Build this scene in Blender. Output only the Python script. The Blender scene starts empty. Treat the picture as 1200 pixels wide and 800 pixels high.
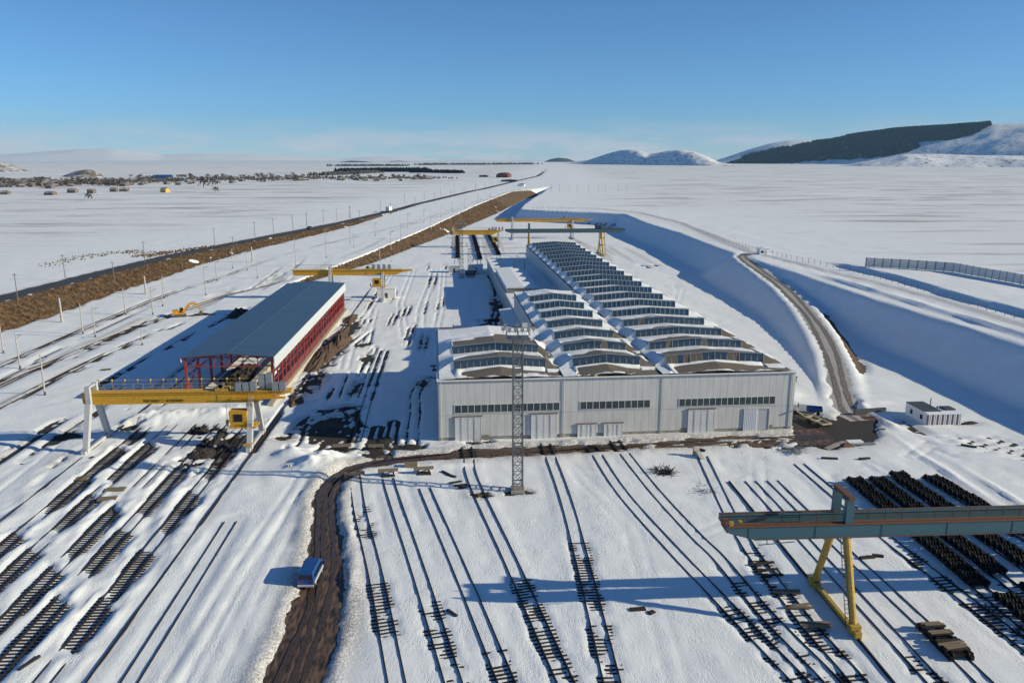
import bpy, math, random
import numpy as np
from mathutils import Vector, Matrix

# ------------------------------------------------------------------ camera, sun, sky
SC = bpy.context.scene
COL = SC.collection
rnd = random.Random(7)
f_, vh_, H_ = 933.0, 186.0, 45.0
PITCH = math.atan((400 - vh_) / f_)
YAW = math.atan(55 * math.cos(PITCH) / f_)
cam = bpy.data.cameras.new("camera")
cam.sensor_width = 36.0
cam.lens = 36.0 * f_ / 1200.0
cam.clip_start = 0.5
cam.clip_end = 80000.0
cam_o = bpy.data.objects.new("camera", cam)
COL.objects.link(cam_o)
cam_o.location = (0, 0, H_)
cam_o.rotation_euler = (math.pi / 2 - PITCH, 0, -YAW)
SC.camera = cam_o

SUN_EL = math.radians(20.9)
SUN_DIR = Vector((24.9, -5.1, 0)).normalized() * math.cos(SUN_EL) + Vector((0, 0, math.sin(SUN_EL)))
sun = bpy.data.lights.new("sun", 'SUN')
sun.energy = 5.0
sun.angle = math.radians(0.5)
sun.color = (1.0, 0.89, 0.65)
sun_o = bpy.data.objects.new("sun", sun)
COL.objects.link(sun_o)
sun_o.rotation_euler = SUN_DIR.to_track_quat('Z', 'Y').to_euler()
sun_o.location = (300, -60, 200)

W = bpy.data.worlds.new("World")
SC.world = W
W.use_nodes = True
nt = W.node_tree
nt.nodes.clear()
out = nt.nodes.new("ShaderNodeOutputWorld")
bg = nt.nodes.new("ShaderNodeBackground")
bg.inputs[1].default_value = 0.1
sky = nt.nodes.new("ShaderNodeTexSky")
sky.sky_type = 'NISHITA'
sky.sun_disc = False
sky.sun_elevation = SUN_EL
sky.sun_rotation = math.atan2(SUN_DIR.x, SUN_DIR.y)
sky.altitude = 3000
sky.air_density = 1.0
sky.dust_density = 0.0
sky.ozone_density = 6.0
# a low bank of pale cloud along the horizon
tc = nt.nodes.new("ShaderNodeTexCoord")
mp = nt.nodes.new("ShaderNodeMapping")
mp.inputs['Scale'].default_value = (9.0, 9.0, 60.0)
nz = nt.nodes.new("ShaderNodeTexNoise")
nz.inputs['Scale'].default_value = 1.0
nz.inputs['Detail'].default_value = 7.0
nz.inputs['Roughness'].default_value = 0.55
sep = nt.nodes.new("ShaderNodeSeparateXYZ")
nt.links.new(tc.outputs['Generated'], mp.inputs[0])
nt.links.new(mp.outputs[0], nz.inputs['Vector'])
nt.links.new(tc.outputs['Generated'], sep.inputs[0])
band = nt.nodes.new("ShaderNodeMapRange")
band.interpolation_type = 'SMOOTHSTEP'
band.inputs['From Min'].default_value = 0.055
band.inputs['From Max'].default_value = 0.004
nt.links.new(sep.outputs['Z'], band.inputs['Value'])
thr = nt.nodes.new("ShaderNodeMapRange")
thr.interpolation_type = 'SMOOTHSTEP'
thr.inputs['To Min'].default_value = 0.3
thr.inputs['From Min'].default_value = 0.38
thr.inputs['From Max'].default_value = 0.62
nt.links.new(nz.outputs['Fac'], thr.inputs['Value'])
mul = nt.nodes.new("ShaderNodeMath")
mul.operation = 'MULTIPLY'
nt.links.new(band.outputs[0], mul.inputs[0])
nt.links.new(thr.outputs[0], mul.inputs[1])
mul2 = nt.nodes.new("ShaderNodeMath")
mul2.operation = 'MULTIPLY'
mul2.inputs[1].default_value = 0.9
nt.links.new(mul.outputs[0], mul2.inputs[0])
mx = nt.nodes.new("ShaderNodeMixRGB")
mx.inputs['Color2'].default_value = (6.0, 5.9, 6.1, 1)
nt.links.new(mul2.outputs[0], mx.inputs['Fac'])
wb = nt.nodes.new("ShaderNodeMixRGB")              # white balance of the whole sky
wb.blend_type = 'MULTIPLY'
wb.inputs['Fac'].default_value = 1.0
wb.inputs['Color2'].default_value = (0.81, 0.99, 1.01, 1)
nt.links.new(sky.outputs[0], wb.inputs['Color1'])
nt.links.new(wb.outputs[0], mx.inputs['Color1'])
nt.links.new(mx.outputs[0], bg.inputs[0])
nt.links.new(bg.outputs[0], out.inputs[0])

SC.view_settings.view_transform = 'Standard'
SC.view_settings.look = 'None'
SC.view_settings.exposure = 0.26
SC.view_settings.gamma = 1.0
SC.cycles.volume_bounces = 0
SC.cycles.max_bounces = 6
SC.cycles.diffuse_bounces = 3

# ------------------------------------------------------------------ measuring helpers
_sp, _cp, _st, _ct = math.sin(PITCH), math.cos(PITCH), math.sin(YAW), math.cos(YAW)


def at(px, py, z=0.0):
    """the point at height z that the survey photograph shows at (px, py)"""
    a, b = (px - 600) / f_, (400 - py) / f_
    F, U = _cp + b * _sp, -_sp + b * _cp
    t = (z - H_) / U
    return Vector(((a * _ct + F * _st) * t, (-a * _st + F * _ct) * t, z))


def along(px, py, D):
    """the point at forward distance D on the sight line"""
    a, b = (px - 600) / f_, (400 - py) / f_
    F, U = _cp + b * _sp, -_sp + b * _cp
    t = D / F
    return Vector(((a * _ct + F * _st) * t, (-a * _st + F * _ct) * t, H_ + U * t))


def project(X, Y, Z):
    r = X * _ct - Y * _st
    F = X * _st + Y * _ct
    U = Z - H_
    zc = F * _cp - U * _sp
    return 600 + f_ * r / zc, 400 - f_ * (F * _sp + U * _cp) / zc


# ------------------------------------------------------------------ numpy noise
def _hash(ix, iy, seed):
    n = (ix.astype(np.int64) * 374761393 + iy.astype(np.int64) * 668265263 + seed * 974634777) & 0xFFFFFFFF
    n = ((n ^ (n >> 13)) * 1274126177) & 0xFFFFFFFF
    n = n ^ (n >> 16)
    return (n & 0xFFFFFF) / float(0xFFFFFF)


def vnoise(x, y, seed=0):
    ix, iy = np.floor(x), np.floor(y)
    fx, fy = x - ix, y - iy
    fx = fx * fx * fx * (fx * (fx * 6 - 15) + 10)
    fy = fy * fy * fy * (fy * (fy * 6 - 15) + 10)
    ix = ix.astype(np.int64)
    iy = iy.astype(np.int64)
    a, b = _hash(ix, iy, seed), _hash(ix + 1, iy, seed)
    c, d = _hash(ix, iy + 1, seed), _hash(ix + 1, iy + 1, seed)
    return (a + (b - a) * fx) * (1 - fy) + (c + (d - c) * fx) * fy


def fbm(x, y, seed=0, octv=4, gain=0.5):
    s, amp, tot = 0.0, 1.0, 0.0
    for k in range(octv):
        s = s + amp * vnoise(x * 2 ** k + 17.3 * k, y * 2 ** k - 9.1 * k, seed + k)
        tot += amp
        amp *= gain
    return s / tot


def ss(e0, e1, v):
    t = np.clip((v - e0) / (e1 - e0), 0, 1)
    return t * t * (3 - 2 * t)


def pdist(x, y, pts):
    """distance to a polyline, the polyline's z there, and the side (+ left)"""
    best = np.full(np.shape(x), 1e18)
    zz = np.zeros(np.shape(x))
    sd = np.ones(np.shape(x))
    pts = [tuple(p) for p in pts]
    for p, q in zip(pts[:-1], pts[1:]):
        dx, dy = q[0] - p[0], q[1] - p[1]
        L2 = dx * dx + dy * dy
        t = np.clip(((x - p[0]) * dx + (y - p[1]) * dy) / L2, 0, 1)
        d2 = (x - p[0] - t * dx) ** 2 + (y - p[1] - t * dy) ** 2
        m = d2 < best
        best = np.where(m, d2, best)
        if len(p) > 2:
            zz = np.where(m, p[2] + t * (q[2] - p[2]), zz)
        sd = np.where(m, np.sign(dx * (y - p[1]) - dy * (x - p[0])), sd)
    return np.sqrt(best), zz, sd


def inpoly(x, y, poly):
    c = np.zeros(np.shape(x), bool)
    n = len(poly)
    for i in range(n):
        x1, y1 = poly[i][0], poly[i][1]
        x2, y2 = poly[(i + 1) % n][0], poly[(i + 1) % n][1]
        if y1 == y2:
            continue
        c ^= ((y1 > y) != (y2 > y)) & (x < (x2 - x1) * (y - y1) / (y2 - y1) + x1)
    return c


def smooth_line(pts, n=8):
    """Catmull-Rom through the points"""
    P = [Vector(tuple(p) + (0,) * (3 - len(p))) for p in pts]
    P = [P[0] * 2 - P[1]] + P + [P[-1] * 2 - P[-2]]
    o = []
    for i in range(1, len(P) - 2):
        a, b, c, d = P[i - 1], P[i], P[i + 1], P[i + 2]
        for k in range(n):
            t = k / n
            o.append(0.5 * (2 * b + (c - a) * t + (2 * a - 5 * b + 4 * c - d) * t * t + (3 * b - a - 3 * c + d) * t ** 3))
    o.append(P[-2])
    return o


# ------------------------------------------------------------------ materials
def mat(name, col, rough=0.7, var=0.25, scale=1.0, metal=0.0, bump=0.0, spec=0.4, col2=None, stretch=(1, 1, 1), amount=1.0,
        lo=0.35, hi=0.65):
    m = bpy.data.materials.new(name)
    m.use_nodes = True
    n, l = m.node_tree.nodes, m.node_tree.links
    b = n["Principled BSDF"]
    b.inputs['Roughness'].default_value = rough
    b.inputs['Metallic'].default_value = metal
    b.inputs['Specular IOR Level'].default_value = spec
    t = n.new("ShaderNodeTexCoord")
    g = n.new("ShaderNodeNewGeometry")
    mpn = n.new("ShaderNodeMapping")
    mpn.inputs['Scale'].default_value = [scale * s for s in stretch]
    l.new(g.outputs['Position'], mpn.inputs[0])
    z = n.new("ShaderNodeTexNoise")
    z.inputs['Detail'].default_value = 6
    z.inputs['Roughness'].default_value = 0.6
    l.new(mpn.outputs[0], z.inputs['Vector'])
    r = n.new("ShaderNodeMapRange")
    r.inputs['From Min'].default_value = lo
    r.inputs['From Max'].default_value = hi
    r.inputs['To Max'].default_value = amount
    l.new(z.outputs['Fac'], r.inputs['Value'])
    mix = n.new("ShaderNodeMixRGB")
    c2 = col2 if col2 else tuple(c * (1 - var) for c in col)
    mix.inputs['Color1'].default_value = (*col, 1)
    mix.inputs['Color2'].default_value = (*c2, 1)
    l.new(r.outputs[0], mix.inputs['Fac'])
    l.new(mix.outputs[0], b.inputs['Base Color'])
    if bump:
        bp = n.new("ShaderNodeBump")
        bp.inputs['Strength'].default_value = bump
        bp.inputs['Distance'].default_value = 0.1
        l.new(z.outputs['Fac'], bp.inputs['Height'])
        l.new(bp.outputs[0], b.inputs['Normal'])
    return m


M = {}
M['soil'] = mat('dark_soil', (0.05, 0.042, 0.036), 0.9, 0.5, 0.8, bump=0.6, col2=(0.012, 0.011, 0.011))
M['mud'] = mat('wet_mud', (0.16, 0.098, 0.062), 0.55, 0.5, 0.55, bump=0.5, col2=(0.03, 0.022, 0.017), stretch=(1.0, 0.22, 1), lo=.40, hi=.60)
M['asphalt'] = mat('asphalt', (0.055, 0.056, 0.06), 0.8, 0.2, 0.3)
M['gravel'] = mat('track_gravel', (0.2, 0.185, 0.165), 0.95, 0.3, 0.5, col2=(0.6, 0.61, 0.63), bump=0.5)
M['grass'] = mat('dry_grass', (0.15, 0.088, 0.042), 0.95, 0.4, 0.09, bump=0.9, col2=(0.055, 0.042, 0.024), lo=0.4, hi=0.6)
M['tuft'] = mat('dry_tufts', (0.2, 0.125, 0.06), 0.95, 0.5, 0.2, col2=(0.085, 0.045, 0.024))
M['rail'] = mat('rail_steel', (0.045, 0.032, 0.026), 0.5, 0.4, 2.0, metal=0.35)
M['sleeper'] = mat('sleeper_timber', (0.035, 0.027, 0.022), 0.85, 0.4, 3.0)
M['plank'] = mat('weathered_timber', (0.26, 0.2, 0.14), 0.85, 0.5, 2.5, stretch=(1, 6, 1))
M['yellow'] = mat('crane_yellow', (0.66, 0.36, 0.016), 0.5, 0.25, 0.5, col2=(0.5, 0.26, 0.02))
M['yellow2'] = mat('worn_yellow', (0.55, 0.36, 0.05), 0.55, 0.35, 0.8, col2=(0.34, 0.2, 0.05))
M['craneblue'] = mat('crane_blue', (0.035, 0.115, 0.15), 0.55, 0.3, 0.7, col2=(0.075, 0.11, 0.115), lo=.42, hi=.7)
M['rust'] = mat('rust', (0.2, 0.085, 0.045), 0.85, 0.5, 2.0, col2=(0.08, 0.04, 0.03))
M['grey'] = mat('grey_paint', (0.5, 0.51, 0.52), 0.55, 0.2, 0.8)
M['dgrey'] = mat('dark_steel', (0.1, 0.105, 0.115), 0.55, 0.3, 1.0, metal=0.3)
M['mast'] = mat('mast_steel', (0.17, 0.18, 0.19), 0.5, 0.3, 1.0, metal=0.3)
M['galv'] = mat('galvanised_steel', (0.36, 0.38, 0.4), 0.45, 0.3, 1.0, metal=0.5)
M['red'] = mat('red_primer', (0.33, 0.045, 0.04), 0.6, 0.3, 1.0)
M['reddark'] = mat('dark_red_wall', (0.16, 0.05, 0.05), 0.7, 0.3, 0.8)
M['roofblue'] = mat('blue_roof_sheet', (0.05, 0.095, 0.16), 0.42, 0.12, 0.2)
M['fascia'] = mat('pale_fascia', (0.55, 0.6, 0.64), 0.5, 0.1, 0.3)
M['concrete'] = mat('concrete', (0.42, 0.4, 0.36), 0.9, 0.35, 0.6, bump=0.2)
M['stain'] = mat('stained_concrete', (0.36, 0.35, 0.31), 0.9, 0.5, 0.5, bump=0.2, col2=(0.16, 0.145, 0.12), stretch=(1, 1, 3))
M['beam'] = mat('pale_concrete', (0.5, 0.45, 0.36), 0.9, 0.3, 0.5)
M['black'] = mat('black_heap', (0.013, 0.012, 0.012), 0.85, 0.4, 2.5, bump=0.8, col2=(0.045, 0.04, 0.036))
M['wheel'] = mat('wheel_steel', (0.011, 0.010, 0.010), 0.55, 0.4, 3.0, metal=0.4)
M['earth'] = mat('bare_earth', (0.135, 0.088, 0.058), 0.95, 0.5, 0.7, bump=0.8, col2=(0.05, 0.035, 0.025))
M['membrane'] = mat('roof_membrane', (0.155, 0.135, 0.112), 0.85, 0.2, 0.35, bump=0.2)
M['board'] = mat('brown_board', (0.15, 0.125, 0.095), 0.85, 0.2, 0.9)
M['frame'] = mat('pale_frame', (0.55, 0.57, 0.58), 0.5, 0.1, 1.0)
M['glass'] = mat('roof_glass', (0.025, 0.065, 0.13), 0.18, 0.4, 0.5, spec=0.6, col2=(0.02, 0.045, 0.07))
M['wglass'] = mat('window_glass', (0.05, 0.075, 0.08), 0.15, 0.5, 0.9, spec=0.5, col2=(0.02, 0.028, 0.03))
M['door'] = mat('door_sheet', (0.62, 0.63, 0.63), 0.55, 0.12, 0.5)
M['white'] = mat('white_paint', (0.78, 0.79, 0.8), 0.5, 0.1, 0.6)
M['vanblue'] = mat('van_blue', (0.012, 0.07, 0.26), 0.4, 0.15, 1.0, spec=0.5)
M['dark'] = mat('dark_glass', (0.012, 0.014, 0.017), 0.2, 0.3, 1.0)
M['tyre'] = mat('tyre_rubber', (0.02, 0.02, 0.02), 0.85, 0.3, 3.0)
M['orange'] = mat('digger_yellow', (0.6, 0.27, 0.02), 0.5, 0.3, 1.0)
M['olive'] = mat('olive_paint', (0.17, 0.15, 0.09), 0.7, 0.4, 1.2)
M['pole'] = mat('pole_concrete', (0.46, 0.44, 0.41), 0.85, 0.25, 0.8)
M['wood'] = mat('pole_wood', (0.2, 0.17, 0.14), 0.85, 0.3, 0.8)
M['fence'] = mat('fence_boards', (0.78, 0.75, 0.7), 0.85, 0.3, 0.7, stretch=(1, 1, 5))
M['twig'] = mat('bare_twigs', (0.13, 0.11, 0.095), 0.95, 0.4, 0.5, col2=(0.07, 0.06, 0.055))
M['stone'] = mat('house_wall', (0.17, 0.15, 0.135), 0.9, 0.35, 0.05)
M['tin'] = mat('house_roof', (0.2, 0.17, 0.155), 0.7, 0.4, 0.03, col2=(0.55, 0.55, 0.56), lo=.45, hi=.7)
M['ochre'] = mat('ochre_wall', (0.6, 0.4, 0.12), 0.85, 0.2, 0.3)
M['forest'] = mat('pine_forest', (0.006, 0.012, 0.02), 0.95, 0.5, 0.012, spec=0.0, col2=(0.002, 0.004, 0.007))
M['container'] = mat('painted_sheet', (0.5, 0.52, 0.55), 0.6, 0.3, 1.5)
M['slate'] = mat('slate_roof', (0.06, 0.075, 0.09), 0.7, 0.3, 1.0)

# cladding of the workshop: fine vertical ribs and faint streaks
def cladding():
    m = mat('pale_cladding', (0.595, 0.59, 0.57), 0.6, 0.16, 0.5, stretch=(1, 1, 0.1))
    n, l = m.node_tree.nodes, m.node_tree.links
    g = n.new("ShaderNodeTexCoord")
    w = n.new("ShaderNodeTexWave")
    w.bands_direction = 'X'
    w.inputs['Scale'].default_value = 0.262
    w.inputs['Distortion'].default_value = 0.0
    l.new(g.outputs['Object'], w.inputs['Vector'])
    r = n.new("ShaderNodeMapRange")
    r.inputs['From Min'].default_value = 0.0
    r.inputs['From Max'].default_value = 0.12
    r.inputs['To Min'].default_value = 0.86
    r.inputs['To Max'].default_value = 1.0
    l.new(w.outputs['Fac'], r.inputs['Value'])
    mm = n.new("ShaderNodeMixRGB")
    mm.blend_type = 'MULTIPLY'
    mm.inputs['Fac'].default_value = 1.0
    b = n["Principled BSDF"]
    src = b.inputs['Base Color'].links[0].from_socket
    l.new(src, mm.inputs['Color1'])
    l.new(r.outputs[0], mm.inputs['Color2'])
    l.new(mm.outputs[0], b.inputs['Base Color'])
    return m


M['clad'] = cladding()


def snow_material(name, ground=True):
    m = bpy.data.materials.new(name)
    m.use_nodes = True
    n, l = m.node_tree.nodes, m.node_tree.links
    b = n["Principled BSDF"]
    b.inputs['Roughness'].default_value = 0.75
    b.inputs['Specular IOR Level'].default_value = 0.25
    g = n.new("ShaderNodeNewGeometry")

    def noise(scale, stretch=(1, 1, 1), detail=6, rough=0.6):
        mpn = n.new("ShaderNodeMapping")
        mpn.inputs['Scale'].default_value = [scale * s for s in stretch]
        l.new(g.outputs['Position'], mpn.inputs[0])
        z = n.new("ShaderNodeTexNoise")
        z.inputs['Detail'].default_value = detail
        z.inputs['Roughness'].default_value = rough
        l.new(mpn.outputs[0], z.inputs['Vector'])
        return z

    def rng(src, a, c, lo=0.0, hi=1.0):
        r = n.new("ShaderNodeMapRange")
        r.inputs['From Min'].default_value = a
        r.inputs['From Max'].default_value = c
        r.inputs['To Min'].default_value = lo
        r.inputs['To Max'].default_value = hi
        l.new(src, r.inputs['Value'])
        return r.outputs[0]

    def mixc(fac, c1, c2):
        x = n.new("ShaderNodeMixRGB")
        l.new(fac, x.inputs['Fac'])
        for s, c in (('Color1', c1), ('Color2', c2)):
            if isinstance(c, tuple):
                x.inputs[s].default_value = (*c, 1)
            else:
                l.new(c, x.inputs[s])
        return x.outputs[0]

    def mathn(op, a, c):
        x = n.new("ShaderNodeMath")
        x.operation = op
        for i, v in enumerate((a, c)):
            if isinstance(v, (int, float)):
                x.inputs[i].default_value = v
            else:
                l.new(v, x.inputs[i])
        return x.outputs[0]

    big = noise(0.05)
    col = mixc(rng(big.outputs['Fac'], 0.3, 0.7), (0.81, 0.84, 0.865), (0.75, 0.785, 0.81))
    fine = noise(1.7, (1, 0.5, 1), 5, 0.65)
    if ground:
        att = n.new("ShaderNodeAttribute")
        att.attribute_name = 'cover'
        sx = n.new("ShaderNodeSeparateColor")
        l.new(att.outputs['Color'], sx.inputs[0])
        # dirt thrown on the snow
        dn = noise(0.9, (1, 1, 1), 7, 0.7)
        dirt = mathn('MULTIPLY', sx.outputs[0], rng(dn.outputs['Fac'], 0.36, 0.62))
        col = mixc(dirt, col, (0.2, 0.165, 0.135))
        # stubble and bare streaks of the open plain
        s1 = noise(0.016, (0.13, 1.0, 1), 8, 0.62)
        s2 = noise(0.0035, (0.5, 1.0, 1), 5, 0.5)
        st = mathn('MULTIPLY', rng(s1.outputs['Fac'], 0.535, 0.62), rng(s2.outputs['Fac'], 0.36, 0.52))
        s3 = noise(0.05, (0.10, 1.0, 1), 6, 0.6)
        st = mathn('ADD', st, mathn('MULTIPLY', rng(s3.outputs['Fac'], 0.60, 0.70), 0.7))
        st = mathn('MULTIPLY', st, sx.outputs[1])
        col = mixc(st, col, (0.16, 0.125, 0.1))
        dull = mathn('MULTIPLY', sx.outputs[1], rng(s2.outputs['Fac'], 0.35, 0.7, 0.1, 0.5))
        col = mixc(dull, col, (0.66, 0.65, 0.64))
    l.new(col, b.inputs['Base Color'])
    sas = noise(0.55, (1.6, 0.45, 1), 6, 0.68)
    grit = noise(6.0, (1, 1, 1), 3, 0.7)
    if ground:
        spk = noise(2.6, (1, 0.6, 1), 4, 0.75)
        sp = mathn('MULTIPLY', rng(spk.outputs['Fac'], 0.665, 0.72), 0.75)
        col = mixc(mathn('MULTIPLY', sp, mathn('SUBTRACT', 1.0, sx.outputs[1])), col, (0.22, 0.19, 0.16))
        l.new(col, b.inputs['Base Color'])
    hsum = mathn('ADD', mathn('MULTIPLY', sas.outputs['Fac'], 1.6), mathn('ADD', fine.outputs['Fac'], mathn('MULTIPLY', grit.outputs['Fac'], 0.25)))
    bp = n.new("ShaderNodeBump")
    l.new(rng(noise(0.09, (1, .5, 1), 4, .6).outputs['Fac'], 0.36, 0.64, 0.08, 0.5), bp.inputs['Strength'])
    bp.inputs['Distance'].default_value = 0.15
    l.new(hsum, bp.inputs['Height'])
    l.new(bp.outputs[0], b.inputs['Normal'])
    return m


M['snow'] = snow_material('ground_snow', True)
M['rsnow'] = snow_material('roof_snow', False)


# ------------------------------------------------------------------ mesh helpers
class MB:
    def __init__(s):
        s.v, s.f = [], []

    def add(s, vs, fs):
        o = len(s.v)
        s.v += [tuple(p) for p in vs]
        s.f += [tuple(i + o for i in q) for q in fs]
        return s

    def box(s, x0, x1, y0, y1, z0, z1):
        return s.hexa([(x0, y0), (x1, y0), (x1, y1), (x0, y1)], z0, z1)

    def hexa(s, base, z0, z1, top=None):
        top = top or base
        n = len(base)
        vs = [(p[0], p[1], z0) for p in base] + [(p[0], p[1], z1) for p in top]
        fs = [tuple(range(n))[::-1], tuple(range(n, 2 * n))]
        for i in range(n):
            j = (i + 1) % n
            fs.append((i, j, n + j, n + i))
        return s.add(vs, fs)

    def bar(s, a, b, w=0.1, h=None, up=(0, 0, 1), w2=None, h2=None):
        """rectangular bar from a to b"""
        h = h or w
        w2 = w2 or w
        h2 = h2 or (h if w2 == w else h * w2 / w)
        a, b = Vector(a), Vector(b)
        d = (b - a).normalized()
        u = Vector(up)
        if abs(d.dot(u)) > 0.98:
            u = Vector((0, 1, 0))
        sd = d.cross(u).normalized()
        u = sd.cross(d)
        vs = []
        for p, ww, hh in ((a, w, h), (b, w2, h2)):
            for i, j in ((-1, -1), (1, -1), (1, 1), (-1, 1)):
                vs.append(p + sd * (i * ww / 2) + u * (j * hh / 2))
        return s.add(vs, [(0, 1, 2, 3), (7, 6, 5, 4), (0, 4, 5, 1), (1, 5, 6, 2), (2, 6, 7, 3), (3, 7, 4, 0)])

    def tube(s, a, b, r=0.1, n=8, r2=None):
        r2 = r if r2 is None else r2
        a, b = Vector(a), Vector(b)
        d = (b - a).normalized()
        u = Vector((0, 0, 1)) if abs(d.z) < 0.9 else Vector((1, 0, 0))
        sd = d.cross(u).normalized()
        u = sd.cross(d)
        vs = []
        for p, rr in ((a, r), (b, r2)):
            for k in range(n):
                t = 2 * math.pi * k / n
                vs.append(p + sd * math.cos(t) * rr + u * math.sin(t) * rr)
        fs = [tuple(range(n))[::-1], tuple(range(n, 2 * n))]
        for i in range(n):
            j = (i + 1) % n
            fs.append((i, j, n + j, n + i))
        return s.add(vs, fs)

    def prism(s, prof, axis, c0, c1):
        """profile in the plane across the axis ('x': (y,z), 'y': (x,z))"""
        n = len(prof)
        mk = (lambda p, c: (c, p[0], p[1])) if axis == 'x' else (lambda p, c: (p[0], c, p[1]))
        vs = [mk(p, c0) for p in prof] + [mk(p, c1) for p in prof]
        fs = [tuple(range(n))[::-1], tuple(range(n, 2 * n))]
        for i in range(n):
            j = (i + 1) % n
            fs.append((i, j, n + j, n + i))
        return s.add(vs, fs)

    def ball(s, c, r, seg=8, ring=5, squash=1.0):
        vs, fs = [(c[0], c[1], c[2] - r * squash)], []
        for i in range(1, ring):
            t = math.pi * i / ring
            for k in range(seg):
                p = 2 * math.pi * k / seg
                vs.append((c[0] + r * math.sin(t) * math.cos(p), c[1] + r * math.sin(t) * math.sin(p), c[2] - r * squash * math.cos(t)))
        vs.append((c[0], c[1], c[2] + r * squash))
        for k in range(seg):
            fs.append((0, 1 + (k + 1) % seg, 1 + k))
        for i in range(ring - 2):
            for k in range(seg):
                a0, a1 = 1 + i * seg + k, 1 + i * seg + (k + 1) % seg
                fs.append((a0, a1, a1 + seg, a0 + seg))
        L = len(vs) - 1
        for k in range(seg):
            fs.append((L, 1 + (ring - 2) * seg + k, 1 + (ring - 2) * seg + (k + 1) % seg))
        return s.add(vs, fs)

    def mesh(s, name):
        me = bpy.data.meshes.new(name)
        me.from_pydata(s.v, [], s.f)
        me.update()
        return me


def fix_normals(me):
    import bmesh
    b = bmesh.new()
    b.from_mesh(me)
    bmesh.ops.recalc_face_normals(b, faces=b.faces)
    b.to_mesh(me)
    b.free()


def link(name, me, m=None, parent=None, loc=None, rot=None):
    o = bpy.data.objects.new(name, me)
    COL.objects.link(o)
    if m and not me.materials:
        me.materials.append(m)
    if parent:
        o.parent = parent
    if loc:
        o.location = loc
    if rot:
        o.rotation_euler = rot
    return o


def part(name, mb, m, parent, loc=None, rot=None, label=None):
    me = mb.mesh(name)
    fix_normals(me)
    o = link(name, me, m, parent, loc, rot)
    if label:
        o['label'] = label
    return o


def tag(o, label, cat, group=None):
    o['label'] = label
    o['category'] = cat
    if group:
        o['group'] = group
    return o


def thing(name, label, cat, loc=(0, 0, 0), rz=0.0, group=None):
    o = bpy.data.objects.new(name, None)
    o.empty_display_size = 0.5
    COL.objects.link(o)
    o.location = loc
    o.rotation_euler = (0, 0, rz)
    return tag(o, label, cat, group)


def solid(name, mb, m, label, cat, loc=(0, 0, 0), rz=0.0, group=None):
    return tag(part(name, mb, m, None, loc, (0, 0, rz)), label, cat, group)


def dup(root, loc, rz=0.0, label=None):
    kids = [o for o in root.children]
    r = root.copy()
    COL.objects.link(r)
    r.location = loc
    r.rotation_euler = (0, 0, rz)
    if label:
        r['label'] = label
    for k in kids:
        c = k.copy()
        COL.objects.link(c)
        c.parent = r
        for g in k.children:
            d = g.copy()
            COL.objects.link(d)
            d.parent = c
    return r


def grid_mesh(name, X, Y, Z, smooth=True):
    """mesh of a curvilinear grid from 2-D arrays"""
    ny, nx = X.shape
    me = bpy.data.meshes.new(name)
    co = np.stack([X, Y, Z], -1).reshape(-1, 3).astype(np.float32)
    idx = np.arange(ny * nx).reshape(ny, nx)
    q = np.stack([idx[:-1, :-1], idx[:-1, 1:], idx[1:, 1:], idx[1:, :-1]], -1).reshape(-1, 4)
    me.vertices.add(len(co))
    me.vertices.foreach_set('co', co.ravel())
    me.loops.add(q.size)
    me.loops.foreach_set('vertex_index', q.ravel().astype(np.int32))
    me.polygons.add(len(q))
    me.polygons.foreach_set('loop_start', np.arange(0, q.size, 4, dtype=np.int32))
    if smooth:
        me.polygons.foreach_set('use_smooth', np.ones(len(q), bool))
    me.update(calc_edges=True)
    return me


def structure(name, me, m):
    o = link(name, me, m)
    o['kind'] = 'structure'
    return o

# ------------------------------------------------------------------ the lie of the land
HWY = [(-146, -400, 5.5), (-144, 60, 5.5), (-140.5, 170, 5.5), (-135, 235.6, 5.5), (-130.5, 280, 5.5), (-121.9, 335.8, 5.9),
       (-103, 402, 6.4), (-75.8, 494, 7.0), (-34.2, 712, 7.6), (14.9, 974, 7.8), (76, 1322, 7.8), (157, 1762, 7.8), (264, 2646, 7.8), (420, 4200, 8), (1800, 19000, 8)]
BANK = [(-62, -400, 0), (-62, 240, 0), (-65, 283, .8), (-45.8, 355.5, 3), (-30.5, 435, 4.3), (-23, 472, 5), (10, 665, 8),
        (53, 920, 8.6), (80, 990, 8), (120.5, 1110, 8), (160, 1300, 8), (600, 5000, 8), (2000, 19000, 8)]
RIM = [(114, -400), (113, 100), (111.8, 150), (110.9, 173), (108.4, 214), (108.4, 261), (107, 296), (106.5, 335), (108.5, 399), (106, 464),
       (108, 545), (87, 564), (58, 585), (41, 600), (48, 660), (66, 780), (86, 900), (100, 1000), (121, 1110), (160, 1300), (600, 5000), (2000, 19000)]
PLATEAU = RIM + [(30000, 19000), (30000, -400)]
RAMP = [(68, 128, -.3), (69.2, 136.3, 0), (75, 151.3, .5), (81.3, 168.2, 1.5), (88, 190, 2.6), (94.8, 217, 4), (99.9, 246, 5.5), (103, 275, 7), (106, 300, 8), (111, 312, 8)]
STEP = [(134, -100), (133, 179.5), (131.6, 204.5), (133.2, 233), (131, 262), (129, 290)]
WIND = [(119, 40), (118.3, 159), (117, 188), (115.2, 229), (114, 262)]


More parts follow.
